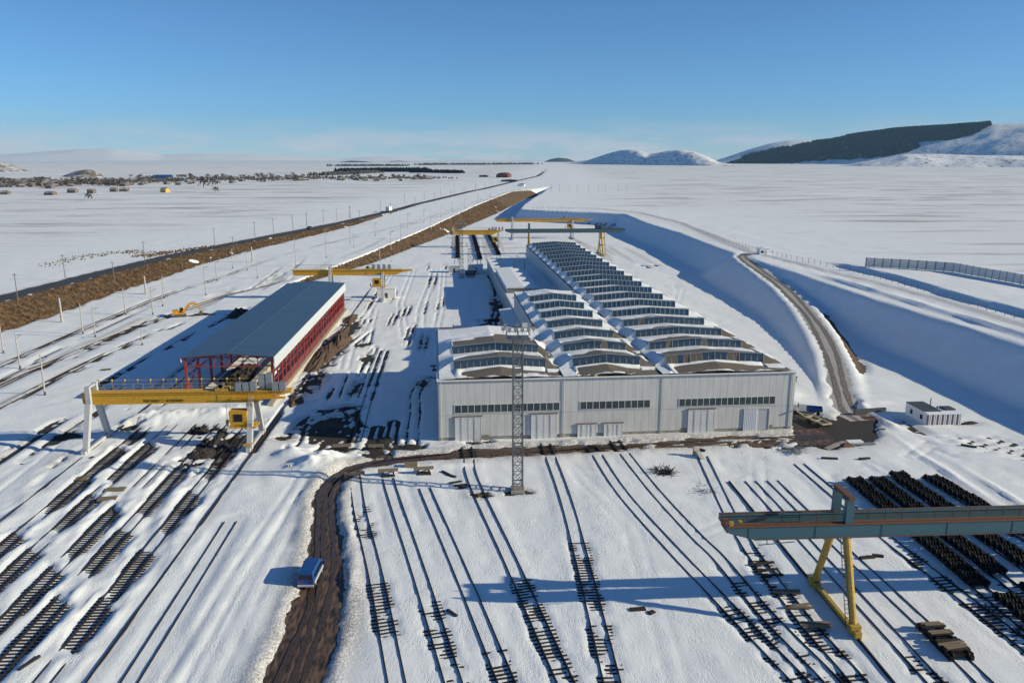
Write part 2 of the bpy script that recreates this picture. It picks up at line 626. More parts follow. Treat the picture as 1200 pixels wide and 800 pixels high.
def base_height(x, y):
    d, z, s = pdist(x, y, HWY)
    e = np.where(s > 0, 0, d)
    plain = z - 0.8 + ss(200, 2500, d) * 2.5 * 0.0
    h = np.where(s > 0, np.maximum(plain, z - np.maximum(0, d - 4.8) / 2), z - np.maximum(0, e - 4.4) / 1.7)
    d2, z2, s2 = pdist(x, y, BANK)
    h = np.maximum(h, np.where(s2 > 0, z2, z2 - d2 / 1.75))
    d3, _, _ = pdist(x, y, RIM)
    inn = inpoly(x, y, PLATEAU)
    g = 1.35 - 0.55 * ss(470, 540, y)
    hr = np.where(inn, 8.0, 8.0 - d3 / g)
    h = np.maximum(h, hr)
    d4, z4, _ = pdist(x, y, RAMP)
    h = np.maximum(h, z4 - np.maximum(0, d4 - 3.8) / 1.45)
    h = np.maximum(h, 0.0)
    d5, _, s5 = pdist(x, y, STEP)
    up = np.where(inn & (s5 < 0) & (y < 290), ss(0, 1.0, d5) * (1 - ss(262, 285, y)) * (1 - ss(15, 60, d5)) * 1.25, 0)
    h = h + up
    d6, _, _ = pdist(x, y, WIND)
    h = h + np.where(inn, 0.9 * np.exp(-(d6 / 1.4) ** 2) * (0.5 + fbm(x / 14, y / 14, 41, 3)) * (1 - ss(225, 262, y)), 0)
    # the open plain rolls a little
    r = np.sqrt(x * x + y * y)
    off = np.minimum(np.where(s > 0, d, 1e9), np.where(inn, d3, 1e9))
    off = np.where(off > 1e8, 0, off)
    roll = (fbm(x / 420, y / 420, 5, 4) - 0.5) * 3.0 * ss(60, 500, off) + (fbm(x / 2200, y / 2200, 9, 4) - 0.5) * 34 * ss(900, 4500, off)
    return h + roll


# centre lines of the mud roads
MUD = [(-15.8, 40, 2.9), (-15.8, 62.7, 2.75), (-15.7, 73.4, 2.6), (-16.6, 84, 2.2), (-18.6, 96, 1.75), (-19.6, 104.5, 1.6), (-17.9, 111.3, 1.6), (-13.2, 114.6, 1.5),
       (-6, 116.6, 1.4), (3, 117.9, 2.0), (12.2, 118.4, 2.1), (29, 119.9, 2.1), (46, 121.3, 2.2), (54, 121.8, 2.5), (60, 122, 3)]
MUDS = [(p.x, p.y, p.z) for p in smooth_line(MUD, 6)]
APRON = [(53, 119), (55.5, 127), (56.2, 143), (60, 139), (64.5, 131.5), (68, 136), (72.5, 133), (70, 126), (66, 118.6), (58, 116.2), (50, 117)]
RAMPROAD = [(p.x, p.y) for p in smooth_line([(70, 130, 0), (69.8, 136.3, 0), (75.3, 151.3, 0), (81.6, 168.2, 0), (88.3, 190, 0), (95, 217, 0), (100, 246, 0), (103, 275, 0), (106, 300, 0), (112, 312, 0)], 5)]
# one dark trampled blob: (x, y, rx, ry, strength)
BLOBS = [(-24.5, 133, 4.6, 6.2, 1), (-22.6, 142, 3.2, 1.6, .9), (-20.6, 131, 1.0, 9, .9), (-22.5, 155, 1.1, 5.5, 1), (-23, 180, 1.4, 7, .95), (-26.5, 193, 2.2, 3.5, .9), (-13.9, 124.5, 2.4, 2.6, 1),
         (-10.5, 120.5, 4.2, 1.7, .9), (-20.5, 120.5, 3.2, 1.8, .9), (-29.5, 126, 2.5, 1.8, .7), (-9.2, 157, 1.0, 3, .8), (-6.6, 162.5, 3, .8, .85),
         (-33.0, 190, 3.4, 30, 1), (-32.6, 160, 2.8, 12, .95), (-31.5, 214, 2.6, 14, .9), (-38.5, 134, 2.5, 3.5, .8), (-40.5, 121.5, 3.2, 8, .9), (-45.5, 131, 2.4, 2.2, .8), (-66, 129, 3, 1.4, .8),
         (-14.0, 118, 2.2, 2.0, .8), (2.0, 122.4, 2.5, .9, .6), (-58, 133, 2.2, 2.5, .7), (7.0, 196, 1.6, 22, .95), (5.8, 180, 2.2, 6, .9), (7.6, 222, 5.5, 1.8, .9), (9.5, 245, 2.0, 22, .9), (10.5, 285, 1.6, 18, .8),
         (3.5, 318, 5, 2, .9), (62.5, 421, 2.6, 20, .95), (66, 385, 1.8, 26, .9), (74.2, 384, .9, 34, .95), (81.8, 372, 1.0, 34, .9), (70.5, 395, .9, 20, .7), (64.5, 360, 1.4, 9, .8),
         (20, 430, 8, 2, .6), (40, 470, 14, 3, .6), (30, 410, 16, 2, .4), (1.0, 101.6, 1.6, .8, .6), (6.6, 102.6, 2.0, .9, .9), (28.5, 108.5, 1.3, 1.3, .6), (76, 126.5, 1.4, 4, .6), (86.5, 126.8, 2.4, .8, .8),
         (47, 119.2, 6, 2.0, .8), (33, 118.8, 6, 1.2, .6), (-21.5, 126.5, 3.2, 4.5, .95), (-29, 133.5, 1.2, 4, .6), (-62, 118, .9, 3, .5), (-91, 206, 1.4, 24, .75), (-82, 260, 2.2, 20, .75), (-86.5, 172, 1, 10, .6),
         (-71, 296, 2.2, 18, .75), (-78.0, 236, 3.4, 1.3, .9), (-67.5, 137, .7, 12, .6), (-71.5, 126, .6, 12, .6)]
# railway tracks of the yard
TR_LEFT = {-55.0: [(87.5, 92.2), (99.5, 110), (111, 122), (125, 131)], -50.9: [(79.5, 88), (94, 103.2), (109, 123.5)],
           -46.2: [(72.5, 83.5), (87, 98.8)], -42.4: [(64, 77), (83, 92.6), (97.6, 113)], -37.6: [(68.5, 76.2), (77, 87), (92.8, 103.8), (109, 128)]}
TR = {
    'a': [(-16.2, 107.4), (-14.2, 97), (-10.3, 80), (-6.6, 62), (-3.6, 48)],
    'b': [(-11.6, 108), (-10.6, 103), (-5.5, 80), (-1.7, 62), (1.2, 48)],
    'c': [(-6.2, 104.2), (-0.9, 80), (3.0, 61.5), (5.8, 48)],
    'd': [(-0.4, 122.4), (0.0, 116), (0.6, 106.5), (4.6, 83), (8.2, 61.2), (10.5, 48)],
    'e': [(12.4, 122), (12.6, 115), (13.0, 95), (12.3, 61), (12.0, 48)],
    'f': [(19.6, 119), (19.8, 117.5), (21.0, 101), (24.0, 83.5), (26.0, 73.6), (28.7, 60.5), (31.2, 48)],
    'g': [(23.7, 122.5), (25.5, 102.3), (27.5, 87.9), (28.6, 82), (29.7, 71), (31.6, 60), (33.6, 48)],
    'h': [(36.0, 114), (33.1, 88), (33.1, 71), (33.9, 60), (34.6, 48)],
    'i': [(40.0, 104), (40.2, 87.6), (40.4, 70), (40.8, 48)],
    'j': [(43.2, 104), (43.6, 87), (44.6, 67), (45.2, 48)],
    'k': [(49.6, 110), (50.3, 88), (51.0, 79), (52.3, 63), (53.2, 48)],
    'l': [(54.4, 104), (54.5, 48)], 'm': [(57.8, 104), (58.4, 48)], 'n': [(61.4, 105), (62.8, 60)], 'o': [(65.8, 104), (68.2, 70)],
    'p': [(-19.8, 187), (-19.2, 150), (-18.2, 123.5)], 'q': [(-29.9, 48), (-30.0, 70), (-30.2, 95)],
}
MBARE = {'a': [(69, 82), (90, 100.5)], 'b': [(60, 78)], 'c': [(58, 68.5)], 'd': [(58, 81)], 'e': [(58, 90)], 'f': [(56, 77)], 'g': [(56, 81.5)], 'h': [(56, 87)], 'k': [(56, 84)], 'i': [(52, 66)], 'j': [(52, 60)],
         'l': [(56, 76)], 'm': [(56, 78)]}
TRS = {k: [(p.x, p.y) for p in smooth_line([(a[0], a[1], 0) for a in v], 6)] for k, v in TR.items()}
HUMPS = [(-23.0, 113.5, 3.6, 3.4, 1.5), (-21, 116.6, 2, 1.5, 1.0), (-27.5, 118, 2.4, 2.4, 1.0), (-54, 138, 5, 3, 1.2), (-46, 140, 5, 2.4, 1.1), (-40, 141.5, 4, 2.0, 1.0), (-57.5, 135, 2.2, 2.5, 1.1),
         (-13.4, 79, .9, 3.0, .35), (-14.6, 92, .7, 4, .2), (72.5, 137, 1.2, 2.5, .6), (76, 139, 2.6, 1.2, .5), (72.5, 126.5, .9, 2.5, .5), (75.6, 118, .6, 6, .45), (30, 121.3, 6, .7, .5), (17, 120.9, 3, .6, .5), (38.5, 121.9, 1.6, .8, .7),
         (-2, 121.6, 2.5, .8, .6), (44, 122.6, 3.4, .7, .5), (61, 146, 3, 3, .8), (57.5, 152, 2, 4, .8), (-1.5, 190, 5, 12, .8), (-5, 112.5, 6, 1.2, .4), (-12, 110.6, 5, 1.2, .5), (70, 106, .6, 15, .4), (73.2, 96, .5, 12, .3)]


# lines worn through to the ground: (points, half gap between the two ruts, half width of one, how broken)
DRUTS = [([(-9.2, 120), (-9.6, 138), (-10.4, 151), (-9.4, 159), (-6.5, 163.5), (-3.5, 164.5)], .9, .2, .2), ([(-28.5, 122), (-29, 133), (-26.5, 140.5), (-21.8, 141.5), (-19.8, 132), (-21, 121)], .9, .45, .3),
         ([(-25, 124), (-26, 132), (-23.5, 136), (-22, 128), (-23, 121)], .6, .5, .35), ([(-27.5, 144), (-30, 165), (-29.4, 190), (-27, 206), (-28.5, 226)], .9, .22, .46), ([(-25.5, 142), (-26.5, 165), (-25, 192), (-26.4, 214)], .9, .2, .5),
         ([(-20.5, 122), (-21.6, 140), (-22.4, 165), (-22.8, 190)], .76, .2, .46), ([(-19.0, 121), (-19.2, 150), (-19.8, 187)], .76, .12, .42), ([(-15.2, 121), (-15.6, 131)], .76, .5, .3), ([(-12.5, 121), (-13, 134)], .7, .4, .4),
         ([(7.2, 168), (5.2, 185), (8.5, 200), (7.2, 221), (10, 245), (10.8, 290), (9, 312)], .8, .5, .25), ([(4, 216), (9, 222), (14, 224)], .5, .7, .25), ([(60.5, 462), (65, 425), (71, 375), (77, 330)], .8, .7, .3), ([(73.2, 425), (76, 380), (82, 335)], .8, .6, .35),
         ([(68, 440), (70, 390), (76, 345)], .8, .5, .45), ([(-103.6, 140), (-103.2, 207), (-102.9, 232), (-100, 268), (-90, 318)], .76, .34, .40), ([(-96.8, 110), (-95.4, 165), (-93.4, 181), (-91, 210), (-86, 240), (-79, 268), (-65, 299)], .76, .4, .36),
         ([(-88.5, 110), (-86.2, 158), (-84.6, 190), (-80, 222)], .76, .34, .42), ([(-72, 112), (-71.6, 135), (-70.5, 160)], .76, .3, .4), ([(-67.4, 118), (-67.2, 140), (-66.5, 165)], .76, .3, .42), ([(-99.8, 110), (-98.6, 165), (-97.5, 200)], .76, .3, .46),
         ([(-75, 160), (-72.5, 200), (-68, 246)], .5, .4, .42), ([(-83, 234), (-76, 236), (-68, 236)], .4, .6, .25), ([(-33.9, 120), (-33.9, 150)], .0, .5, .42), ([(80, 120), (90, 108), (98, 98)], .76, .35, .4), ([(84, 121), (96, 106)], .76, .35, .4),
         ([(74, 126), (80, 116), (92, 104)], .9, .3, .45)]
RUTS = [([(-26.5, 50), (-25.6, 80), (-24.0, 108)], .9, .12), ([(-23.2, 50), (-23.0, 75), (-22.6, 104)], .9, .08), ([(-64, 60), (-66, 110), (-68, 150)], 1.0, .12), ([(-12, 190), (-14, 240), (-13, 330)], 1.0, .14),
        ([(-28, 240), (-27, 222), (-26.4, 210), (-29, 196), (-27, 170)], .9, .14), ([(-16, 200), (-21, 250), (-22, 330)], .9, .12), ([(-9, 180), (-8, 240), (-9.5, 330)], .8, .12), ([(80, 330), (78.5, 300), (74, 270), (66, 245)], .9, .14),
        ([(44, 112), (38, 95), (28, 88)], .9, .05), ([(60, 110), (64, 90), (70, 70)], .9, .14), ([(74, 116), (80, 100), (90, 84)], 1.0, .16), ([(-30.5, 200), (-29.6, 240), (-30, 330)], .8, .12), ([(15, 112), (20, 90), (18, 60)], .9, .04), ([(125.5, 60), (125.5, 169), (126.2, 203.5), (122.7, 244.4), (117.9, 288), (113, 318)], 1.0, .2), ([(122, 60), (121.4, 169), (121, 215), (116.5, 270)], .9, .16),
        ([(68, 112), (75, 118), (84, 112), (100, 96)], 1.0, .16), ([(60, 158), (64, 180), (62, 215), (60, 250)], .9, .14), ([(-68, 170), (-69, 200), (-67.5, 225)], .9, .14)]
for _x, _a, _b in ((-11.6, 186, 205), (-10.2, 186, 204), (-15.8, 196, 214), (-14.6, 190, 220), (-18.9, 225, 245), (-17.5, 228, 250), (-12.8, 232, 252), (-9.2, 236, 250), (-7.6, 240, 262), (-22, 215, 232), (-20.6, 212, 240), (-24.4, 250, 275), (-14, 280, 315), (-11.8, 278, 318), (-16.4, 330, 352), (-9, 330, 349),
                   (-30.6, 238, 260), (-31, 262, 285), (21, 345, 372), (24, 350, 380), (27.5, 340, 365), (0.5, 420, 440), (9.4, 345, 470), (11.3, 350, 480), (18.5, 390, 470), (48, 340, 380), (52, 350, 400), (-57, 140, 165), (-62.5, 150, 205), (-97, 140, 172), (-98.6, 205, 250), (-104.6, 140, 230), (-103.0, 140, 180), (-94.2, 150, 190), (-75, 280, 330), (-69.5, 310, 350)):
    BLOBS.append((_x, (_a + _b) / 2, .42, (_b - _a) / 2, .85))


for _X0, _rg in TR_LEFT.items():
    for (_a, _c) in _rg:
        HUMPS.append((_X0 + .9, _c + 1.6, .5, 2.6, .26))
        HUMPS.append((_X0 - 1.6, _c + .6, .4, 2.2, .2))
        HUMPS.append((_X0 + 2.1, (_a + _c) / 2, .5, (_c - _a) * .4, .16))


def snow_depth(x, y, hb):
    n1 = fbm(x / 9, y / 14, 3, 4)
    s = 0.30 + 0.30 * (n1 - 0.5) + 0.10 * (fbm(x / 2.2, y / 3.4, 21, 3) - 0.5)
    s = s - 0.10 * ss(-16, -12, x) * (1 - ss(70, 74, x)) * (1 - ss(114, 118, y))
    wob = fbm(x / 2.6, y / 2.6, 31, 4) - 0.5
    wob2 = fbm(x / 1.1, y / 1.1, 57, 3) - 0.5
    near = (y > 30) & (y < 340) & (x > -110) & (x < 150)
    # wind drifts in the left-hand yard: long sharp crests
    rx = x + 0.28 * y
    rid = 1 - np.abs(2 * fbm(rx / 6.5 + 2.2 * (fbm(x / 9, y / 9, 77, 2) - .5), y / 17, 91, 2) - 1)
    rid2 = 1 - np.abs(2 * fbm((x + 0.05 * y) / 2.3 + 1.5 * (fbm(x / 5, y / 7, 177, 2) - .5), y / 6.5, 191, 2) - 1)
    lz = ss(-66, -60, x) * (1 - ss(-35.6, -33.6, x)) * (1 - ss(124, 134, y))
    s = s + lz * (-0.02 + 0.42 * (rid - 0.62) + 0.30 * (rid2 - 0.7))
    lz2 = ss(-34, -32, x) * (1 - ss(-22, -18, x)) * (1 - ss(118, 128, y))
    s = s + lz2 * 0.35 * (rid - 0.65)
    # packed thin snow over the middle tracks
    thin = np.zeros_like(s)
    for k, pl in TRS.items():
        d, _, _ = pdist(x, y, pl)
        thin = np.maximum(thin, 1 - ss(1.3, 2.6, d))
    s = s * (1 - thin) + thin * (0.245 + 0.10 * (n1 - 0.5) + 0.05 * wob2)
    for hx, hy, rx_, ry_, a in HUMPS:
        q = ((x - hx) / rx_) ** 2 + ((y - hy) / ry_) ** 2
        s = s + a * np.exp(-q * 1.3) * (0.55 + 0.9 * fbm(x / 1.3, y / 1.3, 63, 3))
    for X0 in TR_LEFT:
        wr = np.exp(-((np.abs(x - X0) - .80) / .34) ** 2) * (y < 133) * ss(-.16, .04, fbm(x / 9 + X0, y / 8, 151, 3) - .48)
        s = s * (1 - wr) + wr * np.minimum(s, .23)
    bare = np.zeros_like(s)
    for X0, rngs in TR_LEFT.items():
        for (a, c) in rngs:
            a, c = a - 1.0, c + .6
            ym = y + 0.9 * (x - X0) + 1.6 * wob
            m = ss(a - 0.4, a + 0.12 * (c - a), ym) * (1 - ss(c - 0.3, c + 0.3, ym))
            uu = np.clip((ym - a) / max(c - a, 1), 0, 1)
            lft, rgt = -0.5 - 1.1 * np.clip(uu * 1.8, 0, 1), 0.7 + 0.9 * np.clip(uu * 1.3, 0, 1)
            b = m * ss(lft - .3, lft + .15, x - X0 + .9 * wob) * (1 - ss(rgt - .15, rgt + .3, x - X0 + .9 * wob))
            bare = np.maximum(bare, b)
    sl = bare
    for k, rngs in MBARE.items():
        d, _, _ = pdist(x, y, TRS[k])
        for (a, c) in rngs:
            m = ss(a - 1, a + 1, y + 5 * wob) * (1 - ss(c - 5, c + 1, y + 5 * wob))
            sl = np.maximum(sl, 0.95 * m * (1 - ss(1.2, 1.7, d + 0.9 * wob)) * ss(-.2, -.06, wob + 0.05))
    s = s * (1 - sl) + sl * (0.105 + 0.16 * wob2 * (x > -20) + 0.06 * wob2 + 0.10 * wob + 0.03 * (x > -20))
    # ground laid bare
    bg_ = np.zeros_like(s)
    d, w, _ = pdist(x, y, MUDS)
    road = 1 - ss(w - 0.35, w + 0.45, d + 0.9 * wob + 0.7 * wob2)
    patch = ss(-0.02, 0.14, fbm(x / 5, y / 1.1, 83, 4) - 0.55) * ss(-10, 0, x)
    road = road * (1 - 0.8 * patch)
    bg_ = np.maximum(bg_, road)
    dd, _, _ = pdist(x, y, APRON + APRON[:1])
    ins = np.where(inpoly(x, y, APRON), -dd, dd)
    bg_ = np.maximum(bg_, 1 - ss(-0.5, 0.5, ins + 3.0 * wob + 1.2 * wob2))
    for (pl, gap_, hw_, thr_) in DRUTS:
        dq, _, _ = pdist(x, y, pl)
        gate = ss(thr_ - .05, thr_ + .05, fbm(x / 2.2, y / 9, 211, 3))
        bg_ = np.maximum(bg_, gate * (1 - ss(hw_ - .1, hw_ + .22, np.abs(dq - gap_) + .35 * wob + .2 * wob2)))
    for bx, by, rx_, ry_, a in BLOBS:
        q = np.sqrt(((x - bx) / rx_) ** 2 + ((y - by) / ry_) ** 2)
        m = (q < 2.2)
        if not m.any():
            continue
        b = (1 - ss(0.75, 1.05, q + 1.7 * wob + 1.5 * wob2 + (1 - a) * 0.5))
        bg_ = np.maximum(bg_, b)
    # shoulder of snow pushed up beside the road
    s = s + 0.2 * np.exp(-((d - w - 1.0) / 0.7) ** 2) * (0.4 + wob2 + 0.4) * near
    for (pl, gap_, dp) in RUTS:
        dq, _, _ = pdist(x, y, pl)
        s = s - dp * np.exp(-((dq - gap_) / 0.28) ** 2) * near * (0.4 + 1.2 * fbm(x / 3, y / 3, 131, 2))
    # wheel tracks on the ramp road
    dr, _, _ = pdist(x, y, RAMPROAD)
    rut = np.exp(-((dr - 1.1) / 0.55) ** 2)
    bg_ = np.maximum(bg_, 1 - ss(1.9, 2.9, dr + 1.6 * wob))
    s = np.where(near | (dr < 8), s * (1 - bg_) - 0.10 * bg_, s)
    # highway, railway formation and the sunny grass banks carry no snow
    dh, zh, sh = pdist(x, y, HWY)
    wv = fbm(x / 7, y / 7, 71, 4) - 0.5
    fade = 1 - ss(2200, 2600, y)
    hw = 1 - ss(3.6, 4.4, dh + 0.8 * wob)
    toe = (sh < 0) & (dh > 4)
    sl_h = toe * (hb < zh - 0.15) * 1.0
    _, zb, sb = pdist(x, y, BANK)
    slopeh = np.where(sh < 0, (zh - 4.4 * 0 - (dh - 4.4) / 1.7) - hb, -1)
    on_h = (sh < 0) & (dh > 4.0) & (slopeh > -0.05 + 0.0) & (dh < 14) & (y < 640)
    g1 = on_h * (1 - ss(0.22, 0.36, wv + 0.10 * ss(400, 560, y)))
    db, _, _ = pdist(x, y, BANK)
    on_b = (sb < 0) & (hb > 0.12) & (hb > zb - db / 1.75 - 0.08) & (db < 15.2) & (y > 268) & (y < 985)
    dR, _, _ = pdist(x, y, RIM)
    g2 = on_b * (1 - ss(0.22, 0.36, wv)) * (dR > 9)
    gr = np.maximum(g1, g2)
    s = s * (1 - np.maximum(hw * fade, gr)) - np.maximum(0.16 * hw * fade, 0.34 * gr)
    d4, z4, s4 = pdist(x, y, RAMP)
    eb = (s4 < 0) * ss(4.2, 4.8, d4 + .8 * wob) * (1 - ss(6.4, 7.2, d4 + 1.2 * wob)) * ss(156, 164, y) * (1 - ss(205, 222, y))
    s = s * (1 - eb) - 0.3 * eb
    return s, sl, np.maximum(bg_, 0), np.maximum(d * 0, 0), dh, sh


def axis_coords(lo, segs, far, g):
    """increasing coordinates: stretches of constant step, then growing steps"""
    v = [lo]
    for end, st in segs:
        n = max(1, int(round((end - v[-1]) / st)))
        v += list(np.linspace(v[-1], end, n + 1)[1:])
    st = v[-1] - v[-2]
    while v[-1] < far:
        st *= g
        v.append(v[-1] + st)
    return v


_xr = axis_coords(0, [(56, .36), (75, .6), (140, 1.2)], 16000, 1.075)
_xl = axis_coords(0, [(66, .36), (80, .6), (150, 1.1)], 16000, 1.075)
GX = np.array([-v for v in _xl[::-1]][:-1] + _xr)
_yu = axis_coords(57, [(126, .36), (160, .6), (300, 1.1), (640, 2.2)], 17000, 1.018)
_yd = axis_coords(0, [(9, .6)], 500, 1.25)
GY = np.array([57 - v for v in _yd[::-1]][:-1] + _yu)
XX, YY = np.meshgrid(GX, GY)
HB = base_height(XX, YY)
SD, SLB, BGB, _, DH, SH = snow_depth(XX, YY, HB)
HS = HB + SD


def _sample(A, x, y):
    i = min(max(int(np.searchsorted(GX, x)) - 1, 0), len(GX) - 2)
    j = min(max(int(np.searchsorted(GY, y)) - 1, 0), len(GY) - 2)
    u = (x - GX[i]) / (GX[i + 1] - GX[i])
    v = (y - GY[j]) / (GY[j + 1] - GY[j])
    return float((A[j, i] * (1 - u) + A[j, i + 1] * u) * (1 - v) + (A[j + 1, i] * (1 - u) + A[j + 1, i + 1] * u) * v)


def hz(x, y):
    return _sample(HB, x, y)


def hsnow(x, y):
    return _sample(HS, x, y)


def rest(x, y):
    """height at which a thing stands: on bare ground or just inside the snow"""
    return max(hz(x, y), hsnow(x, y) - 0.05)


snow = structure('snow_ground', grid_mesh('snow_ground', XX, YY, HS), M['snow'])
ca = snow.data.attributes.new('cover', 'FLOAT_COLOR', 'POINT')
cov = np.zeros((XX.size, 4), np.float32)
cov[:, 3] = 1
dm, wm, _ = pdist(XX, YY, MUDS)
dirt = np.exp(-(np.maximum(0, dm - wm) / 2.0) ** 2) * 0.95
dirt = np.maximum(dirt, 1.1 * np.exp(-(((XX + 12.4) / 2.1) ** 2 + ((YY - 72) / 12) ** 2)))
for bx, by, rx_, ry_, a in BLOBS:
    q = np.sqrt(((XX - bx) / (rx_ + .7)) ** 2 + ((YY - by) / (ry_ + .8)) ** 2)
    dirt = np.maximum(dirt, 0.55 * (1 - ss(0.7, 1.25, q)))
da, _, _ = pdist(XX, YY, APRON + APRON[:1])
dirt = np.maximum(dirt, 0.6 * np.exp(-(da / 2.2) ** 2))
dr_, _, _ = pdist(XX, YY, RAMPROAD)
dirt = np.maximum(dirt, 0.85 * np.exp(-(dr_ / 2.0) ** 4))
for pl in ([(125.5, 60), (125.5, 169), (126.2, 203.5), (122.7, 244.4), (117.9, 288), (113.6, 322), (118, 380), (126.7, 463), (120.9, 553), (96, 610), (54, 612)],
           [(113, 312), (117, 330), (120, 370), (124, 430)], [(-103.5, 150), (-103, 232), (-100, 267)], [(-95, 130), (-94.8, 176), (-93.4, 230)], [(-88, 130), (-85.6, 172)]):
    dp, _, _ = pdist(XX, YY, pl)
    dirt = np.maximum(dirt, 0.8 * np.exp(-(dp / (1.3 if pl[0][0] < 0 else 1.9)) ** 4))
dirt = np.maximum(dirt, 0.6 * np.exp(-(np.maximum(0, DH - 4.5) / 1.2) ** 2) * (YY < 3000))
cov[:, 0] = dirt.ravel()
_rp = (inpoly(XX, YY, PLATEAU) | ((SH > 0) & (DH > 25))).astype(np.float32)
_dp = np.minimum(pdist(XX, YY, RIM)[0], DH)
cov[:, 1] = (_rp * ss(30, 130, _dp) * (0.55 + 0.45 * ss(150, 900, YY))).ravel()
ca.data.foreach_set('color', cov.ravel())

# bare soil under the snow of the yard
ix = np.where((GX > -112) & (GX < 118))[0][::2]
iy = np.where((GY > 45) & (GY < 560))[0][::2]
sx_, sy_ = np.meshgrid(GX[ix], GY[iy])
sz_ = HB[np.ix_(iy, ix)]
sz_ = np.where(sz_ > 0.02, sz_ - 0.7, 0.0) + (fbm(sx_ / 1.6, sy_ / 1.6, 15, 3) - 0.5) * 0.04
structure('bare_soil', grid_mesh('bare_soil', sx_, sy_, sz_), M['soil'])


def ribbon(name, pts, half, m, dz=0.03, n=8, kind='structure', skip_smooth=False, rough=0.0):
    """a strip of ground laid along a centre line; half: width each side (number or per-point list)"""
    P = [Vector((p[0], p[1], 0)) for p in pts]
    X, Y, Z = [], [], []
    for i, p in enumerate(P):
        t = (P[min(i + 1, len(P) - 1)] - P[max(i - 1, 0)]).normalized()
        nn = Vector((t.y, -t.x, 0))
        w = half[i] if isinstance(half, (list, tuple)) else half
        rx, ry, rz = [], [], []
        for k in range(n + 1):
            u = (k / n * 2 - 1)
            q = p + nn * (u * w)
            rut = -0.05 * math.exp(-((abs(u) - 0.45) / 0.16) ** 2) if rough else 0
            rx.append(q.x); ry.append(q.y)
            rz.append(hz(q.x, q.y) + dz + rut + rough * (rnd.random() - .5))
        X.append(rx); Y.append(ry); Z.append(rz)
    o = link(name, grid_mesh(name, np.array(X), np.array(Y), np.array(Z)), m)
    o['kind'] = kind
    return o


def dense(pts, step):
    o = []
    for p, q in zip(pts[:-1], pts[1:]):
        L = math.hypot(q[0] - p[0], q[1] - p[1])
        n = max(1, int(L / step))
        for k in range(n):
            o.append((p[0] + (q[0] - p[0]) * k / n, p[1] + (q[1] - p[1]) * k / n))
    o.append((pts[-1][0], pts[-1][1]))
    return o


ribbon('mud_road', [(p[0], p[1]) for p in MUDS], [p[2] + 1.3 for p in MUDS], M['mud'], 0.085, 12, rough=0.02)
M['rut'] = mat('rutted_road', (0.12, 0.1, 0.085), 0.85, 0.3, 0.6, col2=(0.34, 0.335, 0.33), bump=0.5, lo=.45, hi=.75)
M['dsnow'] = mat('dirty_packed_snow', (0.5, 0.49, 0.48), 0.85, 0.3, 0.8, col2=(0.2, 0.175, 0.15), bump=0.4, lo=.38, hi=.68)
M['wetrut'] = mat('wet_rut', (0.035, 0.026, 0.02), 0.4, 0.5, 0.9, bump=0.4, col2=(0.09, 0.06, 0.042))
for _off in (-1.3, -.1, 1.15):
    _rl = [Vector((p[0], p[1], 0)) for p in dense(MUDS, 1.5)]
    _ro = []
    for _i, _p in enumerate(_rl):
        _t = (_rl[min(_i + 1, len(_rl) - 1)] - _rl[max(_i - 1, 0)]).normalized()
        _k = max(.35, min(1.0, float(np.interp(_p.y, [62, 105], [1.0, .5]))))
        _w = _off * _k + .22 * math.sin(_i * .21 + 2 * _off)
        _ro.append((_p.x + _t.y * _w, _p.y - _t.x * _w))
    ribbon('wheel_rut', _ro, [.14 + .30 * rnd.random() for _ in _ro], M['wetrut'], 0.115, 2)
ribbon('ramp_road', RAMPROAD, 3.0, M['dsnow'], 0.03, 8)
for _off in (-1.15, 1.0):
    _rl = [Vector((p[0], p[1], 0)) for p in dense(RAMPROAD, 2.5)]
    _ro = []
    for _i, _p in enumerate(_rl):
        _t = (_rl[min(_i + 1, len(_rl) - 1)] - _rl[max(_i - 1, 0)]).normalized()
        _w = _off + .25 * math.sin(_i * .35 + _off)
        _ro.append((_p.x + _t.y * _w, _p.y - _t.x * _w))
    ribbon('wheel_rut', _ro, [.42 + .22 * rnd.random() for _ in _ro], M['rut'], 0.06, 2)
ribbon('highway', dense(HWY[:-2], 12), 4.3, M['asphalt'], 0.03, 4)
edge_l = [(p[0], p[1]) for p in dense([(a[0], a[1]) for a in HWY[:10]], 6) if 120 < p[1] < 640]


def bank_sheet(name, line, inner, outer, n, y0, y1, m):
    """grass sheet running down the side of an embankment from its edge line"""
    P = [Vector((p[0], p[1], 0)) for p in line if y0 < p[1] < y1]
    X, Y, Z = [], [], []
    for i, p in enumerate(P):
        t = (P[min(i + 1, len(P) - 1)] - P[max(i - 1, 0)]).normalized()
        nn = Vector((t.y, -t.x, 0))
        rx, ry, rz = [], [], []
        for k in range(n + 1):
            q = p + nn * (inner + (outer - inner) * k / n)
            rx.append(q.x); ry.append(q.y)
            rz.append(hz(q.x, q.y) - 0.02 + 0.10 * (float(vnoise(np.array(q.x / 1.7), np.array(q.y / 1.7), 5)) - .3))
        X.append(rx); Y.append(ry); Z.append(rz)
    return structure(name, grid_mesh(name, np.array(X), np.array(Y), np.array(Z)), m)


_hd = dense([(a[0], a[1]) for a in HWY[:10]], 3)
bank_sheet('grass_bank', _hd, 4.2, 15, 14, 120, 660, M['grass'])
_bd = dense([(a[0], a[1]) for a in BANK], 3)
bank_sheet('grass_bank', _bd, -0.3, 17, 16, 262, 990, M['grass'])


